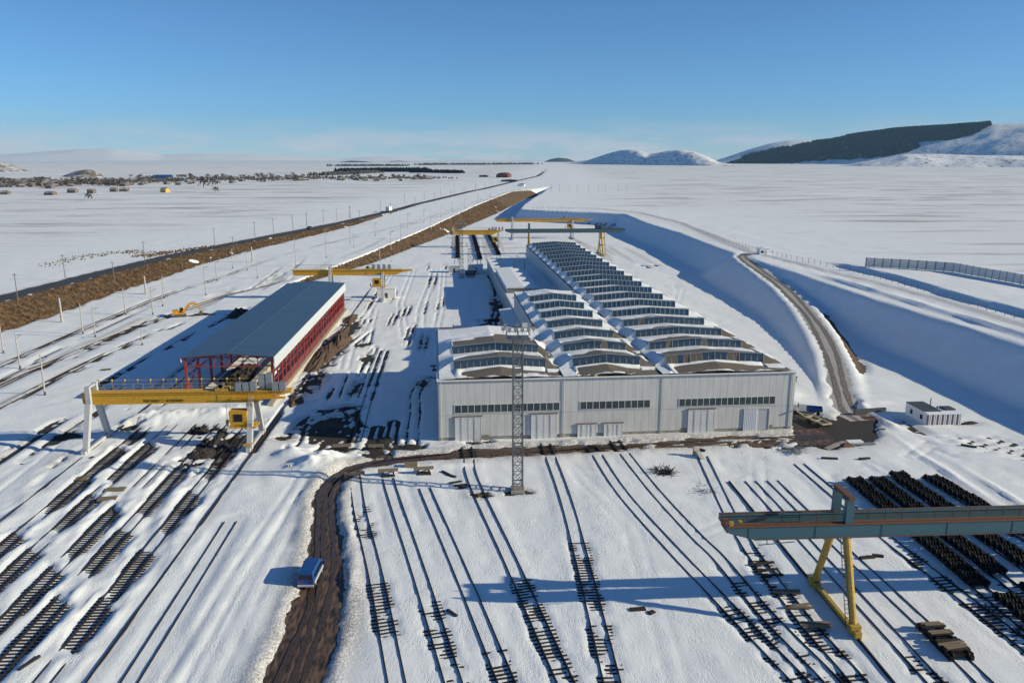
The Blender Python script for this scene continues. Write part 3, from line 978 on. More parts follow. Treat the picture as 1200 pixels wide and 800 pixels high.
def tufts(name, line, inner, outer, y0, y1, count, seed):
    r = random.Random(seed)
    P = [p for p in line if y0 < p[1] < y1]
    mb = MB()
    for _ in range(count):
        i = r.randrange(len(P) - 1)
        p, q = Vector((*P[i], 0)), Vector((*P[i + 1], 0))
        t = (q - p).normalized()
        c = p.lerp(q, r.random()) + Vector((t.y, -t.x, 0)) * r.uniform(inner, outer)
        z = hz(c.x, c.y)
        if hsnow(c.x, c.y) > z + 0.02 and r.random() < 0.9:
            continue
        h = r.uniform(.25, .7)
        w = r.uniform(.2, .5)
        vs = [(c.x - w, c.y - w * .5, z - .1), (c.x + w, c.y - w * .5, z - .1), (c.x, c.y + w, z - .1), (c.x + r.uniform(-.2, .2), c.y + r.uniform(-.2, .2), z + h)]
        mb.add(vs, [(0, 1, 3), (1, 2, 3), (2, 0, 3)])
    o = part(name, mb, M['tuft'], None)
    o['kind'] = 'stuff'


_rd = dense([(a[0], a[1]) for a in RAMP], 2)
bank_sheet('earth_bank', _rd, 3.4, 8.2, 8, 152, 226, M['earth'])
tufts('dry_grass', _hd, 4.6, 13.5, 150, 520, 5200, 3)
tufts('dry_grass', _bd, 0, 14, 270, 760, 4200, 4)

# ------------------------------------------------------------------ the long workshop with saw-tooth roof lights
HALL = thing('workshop_hall', 'long pale grey workshop with rows of glass roof lights and snow on its roof', 'factory building', (-4.9, 123.0, 0), math.radians(2.2))
ZW = 10.3                                     # top of the walls
BAYS = [(0, 20.5, 0, 37.5, 2.8, 18.2, 2), (20.5, 37.0, 0, 83, 22.8, 34.3, 7), (37.0, 59.6, 0, 200, 38.7, 56.0, 19)]
PITCH_Y = 10.35
Y0ROW = 5.2
ZB, RISE, GH = 10.75, 0.62, 1.55


def wall(x0, x1, y0, y1, z0=0.85, z1=ZW, m='clad', name='wall'):
    return part(name, MB().box(x0, x1, y0, y1, z0, z1), M[m], HALL)


wall(0, 59.6, 0, 0.3)                         # front
wall(0, 0.3, 0.3, 37.2)
wall(0, 20.5, 37.2, 37.5, 0, 11.0)
wall(20.5, 20.8, 37.5, 82.7, 0)
wall(20.5, 37.0, 82.7, 83.0, 0, 11.0)
wall(37.0, 37.3, 83.0, 199.7, 0)
wall(37.0, 59.6, 199.7, 200, 0)
wall(59.3, 59.6, 0.3, 199.7)
part('plinth', MB().box(0.04, 59.56, 0.06, 0.28, -0.6, 0.85), M['stain'], HALL)
part('plinth', MB().box(0.05, 0.28, 0.3, 37.2, -0.6, 0.85), M['stain'], HALL)
part('plinth', MB().box(59.32, 59.55, 0.3, 199.7, -0.6, 0.85), M['stain'], HALL)
part('flashing', MB().box(0, 59.6, -0.035, 0, 4.62, 4.70), M['grey'], HALL)
part('coping', MB().box(-0.08, 59.68, -0.08, 0.38, ZW, ZW + 0.10), M['white'], HALL)
part('coping', MB().box(59.22, 59.68, 0.38, 199.9, ZW, ZW + 0.10), M['white'], HALL)
part('coping', MB().box(-0.08, 0.38, 0.38, 37.1, ZW, ZW + 0.10), M['white'], HALL)
part('downpipe', MB().tube((20.5, -0.12, 0.3), (20.5, -0.12, ZW), 0.06, 6), M['grey'], HALL)
for _x in (0.5, 37.0, 59.1):
    part('downpipe', MB().tube((_x, -0.12, 0.3), (_x, -0.12, ZW), 0.06, 6), M['grey'], HALL)
part('gutter', MB().box(0.1, 59.5, -0.2, -0.085, ZW - 0.14, ZW - 0.02), M['galv'], HALL)
part('wall_lamp', MB().bar((59.4, -0.02, 3.6), (60.2, -0.5, 4.0), 0.10).box(59.95, 60.4, -0.7, -0.35, 3.9, 4.08), M['grey'], HALL)
for xx in (7.0, 16.2, 40.2, 55.0):
    part('weather_stain', MB().box(xx, xx + 1.2, -0.02, 0.04, 0.86, 1.1 + 0.25 * rnd.random()), M['stain'], HALL)

PANE = MB().box(-0.44, 0.44, -0.015, 0.015, 0, 1.0).mesh('pane')
PANE.materials.append(M['wglass'])


def wall_window(x0, x1, n, z0=5.0, z1=6.25):
    f = MB()
    w = (x1 - x0) / n
    for k in range(n + 1):
        f.box(x0 + k * w - 0.05, x0 + k * w + 0.05, -0.075, 0.01, z0, z1)
    f.box(x0 - 0.05, x1 + 0.05, -0.08, 0.01, z0 - 0.1, z0)
    f.box(x0 - 0.05, x1 + 0.05, -0.08, 0.01, z1, z1 + 0.09)
    o = part('window', f, M['frame'], HALL)
    for k in range(n):
        p = link('pane', PANE, None, o, (x0 + (k + .5) * w, -0.03, z0))
        p.scale = (w / 0.98, 1, z1 - z0)
        p.rotation_euler = (math.radians(rnd.uniform(-1.5, 1.5)), 0, math.radians(rnd.uniform(-1.5, 1.5)))


wall_window(2.7, 19.8, 16)
wall_window(23.2, 34.9, 11)
wall_window(39.8, 56.3, 16)


def wall_door(x0, x1, h, leaves=4, ribs=True):
    d = part('door', MB().box(x0 - 0.15, x1 + 0.15, -0.26, -0.02, h, h + 0.16), M['wood'], HALL)
    w = (x1 - x0) / leaves
    for k in range(leaves):
        a = x0 + k * w
        mb = MB().box(a + 0.02, a + w - 0.02, -0.20 - 0.03 * (k % 2), -0.08, 0.02, h - 0.01)
        mb.box(a + 0.02, a + 0.12, -0.25, -0.21, 0.02, h - 0.03)
        mb.box(a + w - 0.12, a + w - 0.02, -0.25, -0.21, 0.02, h - 0.03)
        mb.box(a + 0.12, a + w - 0.12, -0.25, -0.21, h - 0.14, h - 0.04)
        part('door_leaf', mb, M['door'], d)
    part('threshold', MB().box(x0 - 0.1, x1 + 0.1, -0.35, -0.05, -0.1, 0.02), M['dgrey'], d)


wall_door(2.7, 7.0, 4.3)
wall_door(15.1, 19.4, 4.4)
wall_door(22.8, 26.0, 2.45)
wall_door(27.2, 30.4, 2.45)
wall_door(41.4, 46.0, 4.4)
# the open bay beside the corner: a half-drawn ribbed leaf and a shaded recess painted as a grey-blue sheet
dr0 = part('door', MB().box(50.9, 55.5, -0.16, -0.02, 4.12, 4.28).box(55.36, 55.5, -0.14, -0.02, 0.5, 4.12), M['grey'], HALL)
lf = MB().box(51.0, 53.4, -0.14, -0.06, 0.35, 4.1)
for k in range(8):
    lf.box(51.04 + k * 0.3, 51.16 + k * 0.3, -0.19, -0.14, 0.35, 4.1)
part('door_leaf', lf, M['white'], dr0)
part('door_leaf', MB().box(53.4, 55.36, -0.05, -0.015, 0.45, 4.1), M['container'], dr0)  # no deep recess here: its shade is put into this sheet's greyer colour


# --- roof: folded sheets, glass fronts, drifted snow
def roof_z(bay, x, y):
    """height of the bare roof"""
    x0, x1, y0, y1, g0, g1, n = bay
    xc = (g0 + g1) / 2
    hw = (g1 - g0) / 2
    gable = RISE * (1 - abs(x - xc) / hw) if abs(x - xc) < hw else 0.0
    if y < Y0ROW:
        saw = -0.28 + 0.28 * (y / Y0ROW) if abs(x - xc) < hw else -0.3
        gable *= 0.45 + 0.55 * y / Y0ROW
    else:
        k = int((y - Y0ROW) / PITCH_Y + 1e-6)
        u = (y - Y0ROW) / PITCH_Y - k
        saw = GH * (1 - u) if k < n else GH * (1 - u) * 0
        if k == n - 1 and y1 - (Y0ROW + k * PITCH_Y) > PITCH_Y * 1.2:
            u = min(1, (y - Y0ROW - k * PITCH_Y) / (PITCH_Y * 1.7))
            saw = GH * (1 - u)
    if abs(x - xc) > hw:
        e = (abs(x - xc) - hw)
        span = (g0 - x0) if x < xc else (x1 - g1)
        t = min(1, e / max(0.6, span * 0.9))
        if saw > 0:
            saw = saw * (1 - t)
        gable = -0.12 * t
    return ZB + gable + saw


def drift(bi, bay, x, y, k, u):
    """snow thickness (negative: blown bare); k row index (-1 the strip behind the front wall), u 0..1 along it"""
    x0, x1, y0, y1, g0, g1, n = bay
    xc, hw = (g0 + g1) / 2, (g1 - g0) / 2
    r = (x - xc) / hw
    ar = abs(r)
    nz_ = float(fbm(np.array(x / 3.2 + 31 * bi), np.array(y / 3.2), 11, 4)) - 0.5
    nf = float(fbm(np.array(x / 1.1 + 9 * bi), np.array(y / 1.1), 19, 3)) - 0.5
    if k < 0:
        t = 0.12 - u * 1.5 + 0.9 * nz_ + 0.4 * nf             # bank behind the parapet
        t2 = (u - 0.93) * 3.0 + 0.5 * nz_                      # at the foot of the first glass
        if bi == 0:
            t += 0.15
        v = max(t, t2)
        if ar > 1.0:
            v = max(v, 0.35 - 1.3 * (r > 0) * (1 - u) + nz_)
        elif r < -0.86:
            v = max(v, 0.15 + nz_)
    else:
        th = {0: 0.72, 1: 0.58, 2: 0.46, 3: 0.36, 4: 0.28}.get(k, 0.2)
        if bi == 0:
            th += 0.12
        th = th * (1.0 - 0.55 * ar ** 2)
        v = (u - th) * 1.3 + 0.9 * nz_ * (1 if k < 4 else 0.5) + 0.15 * nf
        if ar > 1.0:
            if r > 0:
                v = (-0.12 + 1.0 * nz_ + 0.16 * k) if ar < 1.22 else 0.24 + 1.0 * nz_
            else:
                v = 0.33 + 0.8 * nz_
        if bi == 0 and k == 1 and y > Y0ROW + 17:
            v = max(v, (y - Y0ROW - 26) * 0.2 + nz_, (-r - .45) * .8 + nz_)
    return max(-0.3, min(0.2, v * 0.7))


for bi, bay in enumerate(BAYS):
    x0, x1, y0, y1, g0, g1, n = bay
    xc = (g0 + g1) / 2
    x0i, x1i = x0 + (0.31 if bi == 0 else 0.0), x1 - (0.31 if bi == 2 else 0.0)
    xs = sorted(set([x0i, g0 - (g0 - x0) * .62, g0 - 1e-3, g0, xc, g1, g1 + 1e-3, g1 + (x1 - g1) * .62, x1i]))
    xf = sorted(set(list(np.arange(x0i, x1i, 0.55 if bi < 2 else 0.6)) + [g0 - 1e-3, g0, xc, g1, g1 + 1e-3, x1i]))
    strips = [(-1, 0.31, Y0ROW - 0.02)]
    for k in range(n):
        a = Y0ROW + k * PITCH_Y + 0.22
        b = Y0ROW + (k + 1) * PITCH_Y - 0.02 if k < n - 1 else y1 - 0.31
        strips.append((k, a, b))
    rb, sb_ = MB(), MB()
    for (k, a, b) in strips:
        ys = [a, b] if k >= 0 else [a, (a + b) / 2, b]
        if k == n - 1:
            ys = list(np.linspace(a, b, 8))
        vs = [(x, y, roof_z(bay, x, y)) for y in ys for x in xs]
        nx = len(xs)
        rb.add(vs, [(j * nx + i, j * nx + i + 1, (j + 1) * nx + i + 1, (j + 1) * nx + i) for j in range(len(ys) - 1) for i in range(nx - 1)])
        step = 0.55 if k < 5 else 1.4
        yf = list(np.linspace(a, b, max(4, int((b - a) / step))))
        nxf = len(xf)
        vs = [(x, y, roof_z(bay, x, y) + drift(bi, bay, x, y, k, (y - a) / (b - a))) for y in yf for x in xf]
        sb_.add(vs, [(j * nxf + i, j * nxf + i + 1, (j + 1) * nxf + i + 1, (j + 1) * nxf + i) for j in range(len(yf) - 1) for i in range(nxf - 1)])
    for k in range(n):                         # upright ends between one fold and the next
        ya, yb = Y0ROW + k * PITCH_Y - 0.02, Y0ROW + k * PITCH_Y + 0.22
        for mbx, xx, sel in ((rb if k < 3 else sb_, xf, lambda x: x > g1 - .01), (sb_, xf, lambda x: x < g0 + .01)):
            q = [x for x in xx if sel(x)]
            for xa, xb in zip(q[:-1], q[1:]):
                mbx.add([(xa, ya, roof_z(bay, xa, ya) - .05), (xb, ya, roof_z(bay, xb, ya) - .05), (xb, yb, roof_z(bay, xb, yb) + (.1 if mbx is sb_ else 0)), (xa, yb, roof_z(bay, xa, yb) + (.1 if mbx is sb_ else 0))], [(0, 1, 2, 3)])
    ro = link('roof', rb.mesh('roof'), M['membrane'], HALL)
    so = sb_.mesh('roof_snow')
    for p in so.polygons:
        p.use_smooth = True
    link('roof_snow', so, M['rsnow'], HALL)

RPANE = MB().box(-0.5, 0.5, -0.012, 0.012, 0, 1.0).mesh('pane')
RPANE.materials.append(M['glass'])
RBOARD = MB().box(-0.5, 0.5, -0.012, 0.012, 0, 1.0).mesh('pane')
RBOARD.materials.append(M['board'])
SINGLE = {0: 2, 1: 4, 2: 4}
for bi, bay in enumerate(BAYS):
    x0, x1, y0, y1, g0, g1, n = bay
    xc, hw = (g0 + g1) / 2, (g1 - g0) / 2
    npan = {0: 14, 1: 10, 2: 16}[bi]
    w = (g1 - g0) / npan
    zc = lambda x: ZB + RISE * (1 - abs(x - xc) / hw)
    for k in range(n):
        y = Y0ROW + k * PITCH_Y
        fr = MB()
        tilt = 0.2
        for i in range(npan + 1):
            x = g0 + i * w
            big = (i % 4 == 0) if bi == 2 else False
            hwid = 0.11 if big else 0.045
            fr.bar((x, y - 0.07, zc(x) - 0.12), (x, y - 0.07 + tilt, zc(x) + GH), hwid * 2, 0.12, up=(1, 0, 0))
        for (za, zb_, yo) in ((-0.14, 0.08, -0.09), (GH - 0.02, GH + 0.12, tilt - 0.11)):
            for (xa, xb) in ((g0, xc), (xc, g1)):
                fr.add([(xa, y + yo, zc(xa) + za), (xb, y + yo, zc(xb) + za), (xb, y + yo, zc(xb) + zb_), (xa, y + yo, zc(xa) + zb_),
                        (xa, y + yo + .12, zc(xa) + za), (xb, y + yo + .12, zc(xb) + za), (xb, y + yo + .12, zc(xb) + zb_), (xa, y + yo + .12, zc(xa) + zb_)],
                       [(0, 1, 2, 3), (7, 6, 5, 4), (0, 4, 5, 1), (1, 5, 6, 2), (2, 6, 7, 3), (3, 7, 4, 0)])
        # end cheeks down to the roof
        for xe in (g0, g1):
            fr.add([(xe, y, zc(xe) - .2), (xe, y + tilt, zc(xe) + GH), (xe, y + PITCH_Y * 0.9, zc(xe) + 0.1)], [(0, 1, 2)])
        sk = part('roof_light', fr, M['membrane'] if False else M['galv'], HALL)
        far = MB()
        for i in range(npan):
            xa, xb = g0 + i * w, g0 + (i + 1) * w
            xm = (xa + xb) / 2
            shear = (zc(xb) - zc(xa)) / w
            board = bi == 2 and k == 0 and i in (0, 1, 3, 4, 5, 10, 11) or (bi == 2 and k == 1 and i in (3, 9)) or (bi == 2 and k == 3 and i in (3,)) or (bi == 1 and k == 1 and i == 6)
            ztop = zc(xm) + GH - 0.02
            if k < SINGLE[bi]:
                p = link('pane', RBOARD if board else RPANE, None, sk)
                p.matrix_local = Matrix(((w - 0.07, 0, 0, xm), (0, 1, tilt * 0.94, y - 0.03), (shear * (w - .07), 0, GH - 0.06, zc(xm) + 0.02), (0, 0, 0, 1)))
            else:
                e = 0.035
                far.add([(xa + e, y - 0.03, zc(xa) + .02), (xb - e, y - 0.03, zc(xb) + .02), (xb - e, y - 0.03 + tilt, zc(xb) + GH - .03), (xa + e, y - 0.03 + tilt, zc(xa) + GH - .03),
                         (xa + e, y, zc(xa) + .02), (xb - e, y, zc(xb) + .02), (xb - e, y + tilt, zc(xb) + GH - .03), (xa + e, y + tilt, zc(xa) + GH - .03)],
                        [(0, 1, 2, 3), (7, 6, 5, 4), (0, 4, 5, 1), (1, 5, 6, 2), (2, 6, 7, 3), (3, 7, 4, 0)])
        if far.v:
            part('glazing', far, M['glass'], sk)
# pipes and a small box along the back parapet of the short bay
part('parapet_pipe', MB().tube((0.6, 37.0, 11.25), (20.4, 37.0, 11.25), 0.08, 6), M['rust'], HALL)
part('vent_box', MB().box(17.6, 18.9, 36.3, 37.1, 10.6, 12.0), M['grey'], HALL)
for xx in (3.5, 16.4, 19.6):
    part('vent_pipe', MB().tube((xx, 36.6, 10.4), (xx, 36.6, 12.1), 0.09, 6), M['rust'], HALL)
part('vent_pipe', MB().tube((31, 82.4, 10.4), (31, 82.4, 12.6), 0.09, 6), M['dgrey'], HALL)

# --- lower annexes on the yard side
ANX = thing('low_annex', 'low flat snow covered annex along the shaded side of the long workshop', 'annex', (-4.9, 123.0, 0), math.radians(2.2))
part('wall', MB().box(20.9, 36.9, 83.2, 198, -0.3, 5.4), M['grey'], ANX)
part('roof_snow', MB().box(20.7, 36.98, 83.1, 198.2, 5.4, 5.75), M['rsnow'], ANX)
part('coping', MB().box(20.6, 20.85, 83.1, 198.3, 5.2, 5.85), M['grey'], ANX)
for (xx, yy, hh) in ((23.6, 166, 4.2), (28.4, 163, 4.4), (32, 161, 4.2)):
    part('vent_pipe', MB().tube((xx, yy, 5.6), (xx, yy, 5.6 + hh), 0.12, 6), M['rust'], ANX)
part('wall', MB().box(21.2, 30.6, 112, 155, 5.75, 7.2), M['grey'], ANX)
part('roof_snow', MB().prism([(20.9, 7.2), (30.9, 7.2), (30.7, 7.5), (26, 7.8), (21.1, 7.5)], 'y', 111.7, 155.4), M['rsnow'], ANX)
part('membrane', MB().box(21.6, 26.5, 111.2, 111.7, 6.7, 7.25), M['membrane'], ANX)
LT = thing('lean_to', 'narrow low lean-to with snowy roof against the middle bay of the workshop', 'shed', (-4.9, 123.0, 0), math.radians(2.2))
part('wall', MB().box(17.2, 20.45, 52, 88, -0.3, 5.0), M['concrete'], LT)
part('roof_snow', MB().prism([(16.9, 5.0), (20.48, 5.0), (20.48, 5.7), (16.9, 5.3)], 'y', 51.7, 88.3), M['rsnow'], LT)

# ------------------------------------------------------------------ open red shed with a blue-grey roof
SX0, SX1, SY0, SY1 = -52.6, -36.6, 147.0, 236.5
SHED = thing('open_shed', 'open sided red steel shed with a long blue grey metal roof', 'shed', (0, 0, 0))
xm = (SX0 + SX1) / 2
ZE, ZR = 8.95, 9.65


def slope(xa, za, xb, zb, y0, y1, t=0.12):
    return MB().prism([(xa, za), (xb, zb), (xb, zb + t), (xa, za + t)], 'y', y0, y1)


nsh = 15
for k in range(nsh):                           # roof sheets with raised laps
    ya, yb = SY0 - 0.6 + (SY1 - SY0 + 1.2) * k / nsh, SY0 - 0.6 + (SY1 - SY0 + 1.2) * (k + 1) / nsh
    for (xa, za, xb, zb) in ((SX0 - .5, ZE, xm, ZR), (xm, ZR, SX1 + .5, ZE)):
        part('roof_sheet', slope(xa, za, xb, zb, ya + 0.012, yb - 0.012, 0.10 + 0.012 * (k % 2)), M['roofblue'], SHED)
part('ridge_cap', MB().prism([(xm - .3, ZR + .09), (xm, ZR + .14), (xm + .3, ZR + .09), (xm, ZR + .2)], 'y', SY0 - .6, SY1 + .6), M['roofblue'], SHED)
part('fascia', MB().box(SX1 + 0.5, SX1 + 0.58, SY0 - .6, SY1 + .6, 6.75, 9.0), M['fascia'], SHED)
part('fascia', MB().box(SX0 - 0.58, SX0 - 0.5, SY0 - .6, SY1 + .6, 8.2, 9.0), M['fascia'], SHED)
COLM = MB().box(-0.16, 0.16, -0.2, 0.2, 0, 1).mesh('column')
COLM.materials.append(M['red'])
ncol = 25
for k in range(ncol + 1):
    y = SY0 + (SY1 - SY0) * k / ncol
    for x in (SX0, SX1):
        if x == SX0 and k % 2:
            continue
        c = link('column', COLM, None, SHED, (x, y, 0.0))
        c.scale = (1.25 if k % 2 == 0 else 0.75, 1, ZE - 0.02)
for k in range(0, ncol + 1, 2):                # trusses
    y = SY0 + (SY1 - SY0) * k / ncol
    t = MB()
    zb = 7.15
    t.bar((SX0, y, zb), (SX1, y, zb), 0.2)
    t.bar((SX0, y, ZE - .12), (xm, y, ZR - .12), 0.2).bar((xm, y, ZR - .12), (SX1, y, ZE - .12), 0.2)
    npn = 6
    for i in range(npn + 1):
        x = SX0 + (SX1 - SX0) * i / npn
        zt = ZE + (ZR - ZE) * (1 - abs(x - xm) / (xm - SX0)) - .12
        t.bar((x, y, zb), (x, y, zt), 0.12)
        if i < npn:
            x2 = SX0 + (SX1 - SX0) * (i + 1) / npn
            zt2 = ZE + (ZR - ZE) * (1 - abs(x2 - xm) / (xm - SX0)) - .12
            t.bar((x, y, zb) if i % 2 else (x, y, zt), (x2, y, zt2) if i % 2 else (x2, y, zb), 0.12)
    part('truss', t, M['red'], SHED)
part('brace', MB().bar((SX0, SY0, 7.0), (SX0 + 2.2, SY0, 5.2), .12).bar((SX0 + 2.2, SY0, 5.2), (SX0, SY0, 3.6), .12).bar((SX0, SY0 + .4, 2.2), (SX0, SY0 + 7, 6.8), .12), M['red'], SHED)
for z in (5.6, 4.2):
    part('girt', MB().box(SX1 - 0.05, SX1 + 0.05, SY0, SY1, z, z + 0.16), M['red'], SHED)
part('low_wall', MB().box(SX1 - 0.1, SX1 + 0.1, SY0 + .2, SY1, 1.05, 2.7), M['reddark'], SHED)
part('base_wall', MB().box(SX1 - 0.3, SX1 + 0.75, SY0 - 4.5, SY1 + 2, -0.3, 1.05), M['beam'], SHED)
part('base_wall', MB().box(SX0 - 0.4, SX0 + 0.3, SY0 - .5, SY1 + 1, -0.3, 0.5), M['concrete'], SHED)
part('back_wall', MB().box(SX0 + .2, SX1 - .2, SY1 - .1, SY1 + .1, 0, 8.9), M['reddark'], SHED)
part('crane_rail', MB().box(-43.6, -42.6, SY0 + 1, SY1 - 1, -0.2, 1.4), M['beam'], SHED)
part('floor', MB().box(SX0 + .4, SX1 - .4, SY0, SY1, -0.3, 0.22), M['soil'], SHED)

# ------------------------------------------------------------------ rails and sleepers
SLEEPER = MB().box(-1.35, 1.35, -0.13, 0.13, 0.0, 0.17).mesh('sleeper')
SLEEPER.materials.append(M['sleeper'])
RPROF = [(-0.075, 0.16), (0.075, 0.16), (0.03, 0.21), (0.04, 0.30), (0.04, 0.345), (-0.04, 0.345), (-0.04, 0.30), (-0.03, 0.21)]


def rail_strip(pts, off=0.0, dz=0.0, wide=1.5):
    P = [Vector((p[0], p[1], 0)) for p in pts]
    mb = MB()
    n = len(RPROF)
    vs = []
    for i, p in enumerate(P):
        t = (P[min(i + 1, len(P) - 1)] - P[max(i - 1, 0)]).normalized()
        nn = Vector((t.y, -t.x, 0))
        z = hz(p.x, p.y) + dz
        for (u, w) in RPROF:
            q = p + nn * (off + u * wide)
            vs.append((q.x, q.y, z + w))
    fs = [tuple(range(n)), tuple(range(len(vs) - n, len(vs)))[::-1]]
    for i in range(len(P) - 1):
        for k in range(n):
            j = (k + 1) % n
            fs.append((i * n + k, i * n + j, (i + 1) * n + j, (i + 1) * n + k))
    return mb.add(vs, fs)


def track(label, pts, ymin=47, sleepers=True, limit=0.172, group=None, far=False):
    line = dense(pts, 4.0)
    c = line[len(line) // 2]
    t = thing('railway_track', label, 'railway track', (c[0], c[1], hz(*c)), 0, group)
    inv = Vector(t.location)
    for off in (-0.76, 0.76):
        mb = rail_strip(line, off)
        mb.v = [(v[0] - inv.x, v[1] - inv.y, v[2] - inv.z) for v in mb.v]
        part('rail', mb, M['rail'], t)
    if not sleepers:
        return t
    fine = dense(pts, 0.55)
    n = 0
    for p, q in zip(fine[:-1], fine[1:]):
        if p[1] < ymin or n >= 300:
            continue
        ang = math.atan2(q[1] - p[1], q[0] - p[0])
        ca_, sa_ = math.cos(ang + math.pi / 2), math.sin(ang + math.pi / 2)
        m = min(hsnow(p[0] + ca_ * u, p[1] + sa_ * u) - hz(p[0], p[1]) for u in (-1.2, -.6, 0, .6, 1.2))
        if m > limit:
            continue
        link('sleeper', SLEEPER, None, t, (p[0] - inv.x + rnd.uniform(-.08, .08), p[1] - inv.y, rnd.uniform(-.015, .01)), (0, 0, ang - math.pi / 2 + rnd.uniform(-.03, .03)))
        n += 1
    return t


LT_LABEL = {-55.0: 'drifted track next to the outer yellow crane rail', -50.9: 'second drifted track from the outer yellow crane rail', -46.2: 'middle drifted track between the rails of the yellow crane',
            -42.4: 'drifted track with the longest bare stretch under the yellow crane', -37.6: 'drifted track next to the inner yellow crane rail and its cab'}
for X0 in TR_LEFT:
    track(LT_LABEL[X0], [(X0, 50), (X0, 134)], 52, group='snow drifted tracks under the yellow crane')
TLAB = {'a': 'track beside the mud road ending at a timber buffer stop', 'b': 'track ending at the second timber buffer stop from the mud road', 'c': 'track ending at the third timber buffer stop from the mud road',
        'd': 'track curving to the first tall door of the workshop', 'e': 'track running to the second tall door of the workshop', 'f': 'curved track starting from the first small door of the workshop',
        'g': 'curved track starting from the second small door of the workshop', 'h': 'track with stacks of old sleepers lying across it', 'i': 'track between the blue crane leg and the plank topped stack',
        'j': 'track leading under the plank topped black stack', 'k': 'track just left of the four rows of wheelsets', 'l': 'track under the leftmost row of wheelsets', 'm': 'track under the second row of wheelsets',
        'n': 'track under the third row of wheelsets', 'o': 'track under the rightmost row of wheelsets', 'p': 'track in the shade between the red shed and the workshop', 'q': 'thinly buried track just right of the inner yellow crane rail'}
for k in TR:
    track('railway ' + TLAB[k], TRS[k], 47)
for nm, lab, pts in (('crane_rail', 'outer runway rail of the front yellow crane, half buried', [(-59.2, 48), (-59.2, 300)]), ('crane_rail', 'inner runway rail of the front yellow crane, clear of snow', [(-33.7, 48), (-33.7, 300)]),
                     ('crane_rail', 'dark runway rail under the yellow legs of the front blue crane', [(36.9, 48), (36.9, 104)])):
    ps = dense(pts, 4)
    o = solid(nm, rail_strip(ps, 0, 0.10, 2.2), M['rail'], lab, 'crane rail')
for lab, pts in (('railway track nearest the grass bank below the highway', [(-104, 100), (-103.3, 207), (-103, 232), (-100, 268), (-90, 318), (-76, 380), (-52, 450), (-25, 545), (14, 740), (66, 980)]),
                 ('railway track in the middle of the snowy railway field', [(-96.8, 100), (-95.5, 165), (-93.6, 181), (-91, 210), (-86, 240), (-79, 268), (-64.8, 299), (-49, 375), (-44.5, 405), (-39.5, 470), (-17, 560), (20, 740), (70, 980)]),
                 ('railway track closest to the red shed in the railway field', [(-88.5, 100), (-86.2, 158), (-84.6, 190), (-80, 222)])):
    track(lab, [(p.x, p.y) for p in smooth_line([(a[0], a[1], 0) for a in pts], 6)], sleepers=False)
for x0, y0, y1, lab in ((-4.6, 340, 485, 'far track under the leftmost distant row of wheelsets'), (5.6, 340, 490, 'far track under the middle distant row of wheelsets'), (14.8, 340, 490, 'far track under the rightmost distant row of wheelsets'),
                        (61, 330, 470, 'far track right of the long workshop beside the blue crane leg')):
    track('railway ' + lab, [(x0, y0), (x0 + (2.5 if x0 > 50 else .6), (y0 + y1) / 2), (x0, y1)], sleepers=False)

# ------------------------------------------------------------------ wheelsets in rows
WAX = MB().tube((-1.05, 0, 0), (1.05, 0, 0), 0.12, 8).tube((-.42, 0, 0), (-.3, 0, 0), .36, 10).tube((.3, 0, 0), (.42, 0, 0), .36, 10).tube((-.06, 0, 0), (.06, 0, 0), .3, 10).tube((-0.9, 0, 0), (-0.55, 0, 0), 0.13, 8).tube((0.55, 0, 0), (0.9, 0, 0), 0.13, 8).mesh('axle')
WWH = MB().tube((-0.07, 0, 0), (0.07, 0, 0), 0.475, 16).tube((0.07, 0, 0), (0.11, 0, 0), 0.5, 16).tube((-0.12, 0, 0), (-0.07, 0, 0), 0.15, 8).mesh('wheel')
WBX = MB().box(-0.17, 0.17, -0.19, 0.19, -0.16, 0.2).mesh('axle_box')
for me in (WAX, WWH, WBX):
    fix_normals(me)
    me.materials.append(M['wheel'])
_one = MB()
_one.tube((-1.05, 0, 0), (1.05, 0, 0), 0.1, 6)
for sx in (-0.76, 0.76):
    _one.tube((sx - .08, 0, 0), (sx + .08, 0, 0), 0.475, 10)
WFAR = _one.mesh('wheelset')
fix_normals(WFAR)
WFAR.materials.append(M['wheel'])
proto = None


def wheelset(x, y, z, rz, label, group):
    global proto
    if proto is None:
        proto = thing('wheelset', label, 'wheelset', (x, y, z), rz, group)
        link('axle', WAX, None, proto)
        for sx in (-0.76, 0.76):
            link('wheel', WWH, None, proto, (sx, 0, 0), (0, 0, 0 if sx > 0 else math.pi))
            link('axle_box', WBX, None, proto, (sx * 1.42, 0, 0.02))
        return proto
    o = dup(proto, (x, y, z), rz, label)
    o['group'] = group
    return o


ROWS = [((54.3, 74.2), (54.4, 102.4), 'black steel wheelset in the leftmost of the four long rows by the blue crane'), ((57.9, 76.6), (57.7, 102.2), 'black steel wheelset in the second of the four long rows by the blue crane'),
        ((62.5, 77.5), (61.4, 104.0), 'black steel wheelset in the third of the four long rows by the blue crane'), ((68.2, 78.5), (65.8, 102.6), 'black steel wheelset in the rightmost of the four long rows by the blue crane'),
        ((55.0, 62.0), (55.4, 71.6), 'black steel wheelset in the short row at the lower right corner'), ((59.4, 64.0), (59.4, 73.4), 'black steel wheelset in the second short row at the right picture edge')]
for (a, b, lab) in ROWS:
    n = int(abs(b[1] - a[1]) / 0.98)
    for k in range(n + 1):
        x = a[0] + (b[0] - a[0]) * k / n + rnd.uniform(-.12, .12)
        y = a[1] + (b[1] - a[1]) * k / n
        wheelset(x, y, hz(x, y) + 0.345 + 0.475 + rnd.choice((0, 0, 0, .05, .1)), rnd.uniform(-.05, .05), lab, 'wheelsets stored on the yard tracks')
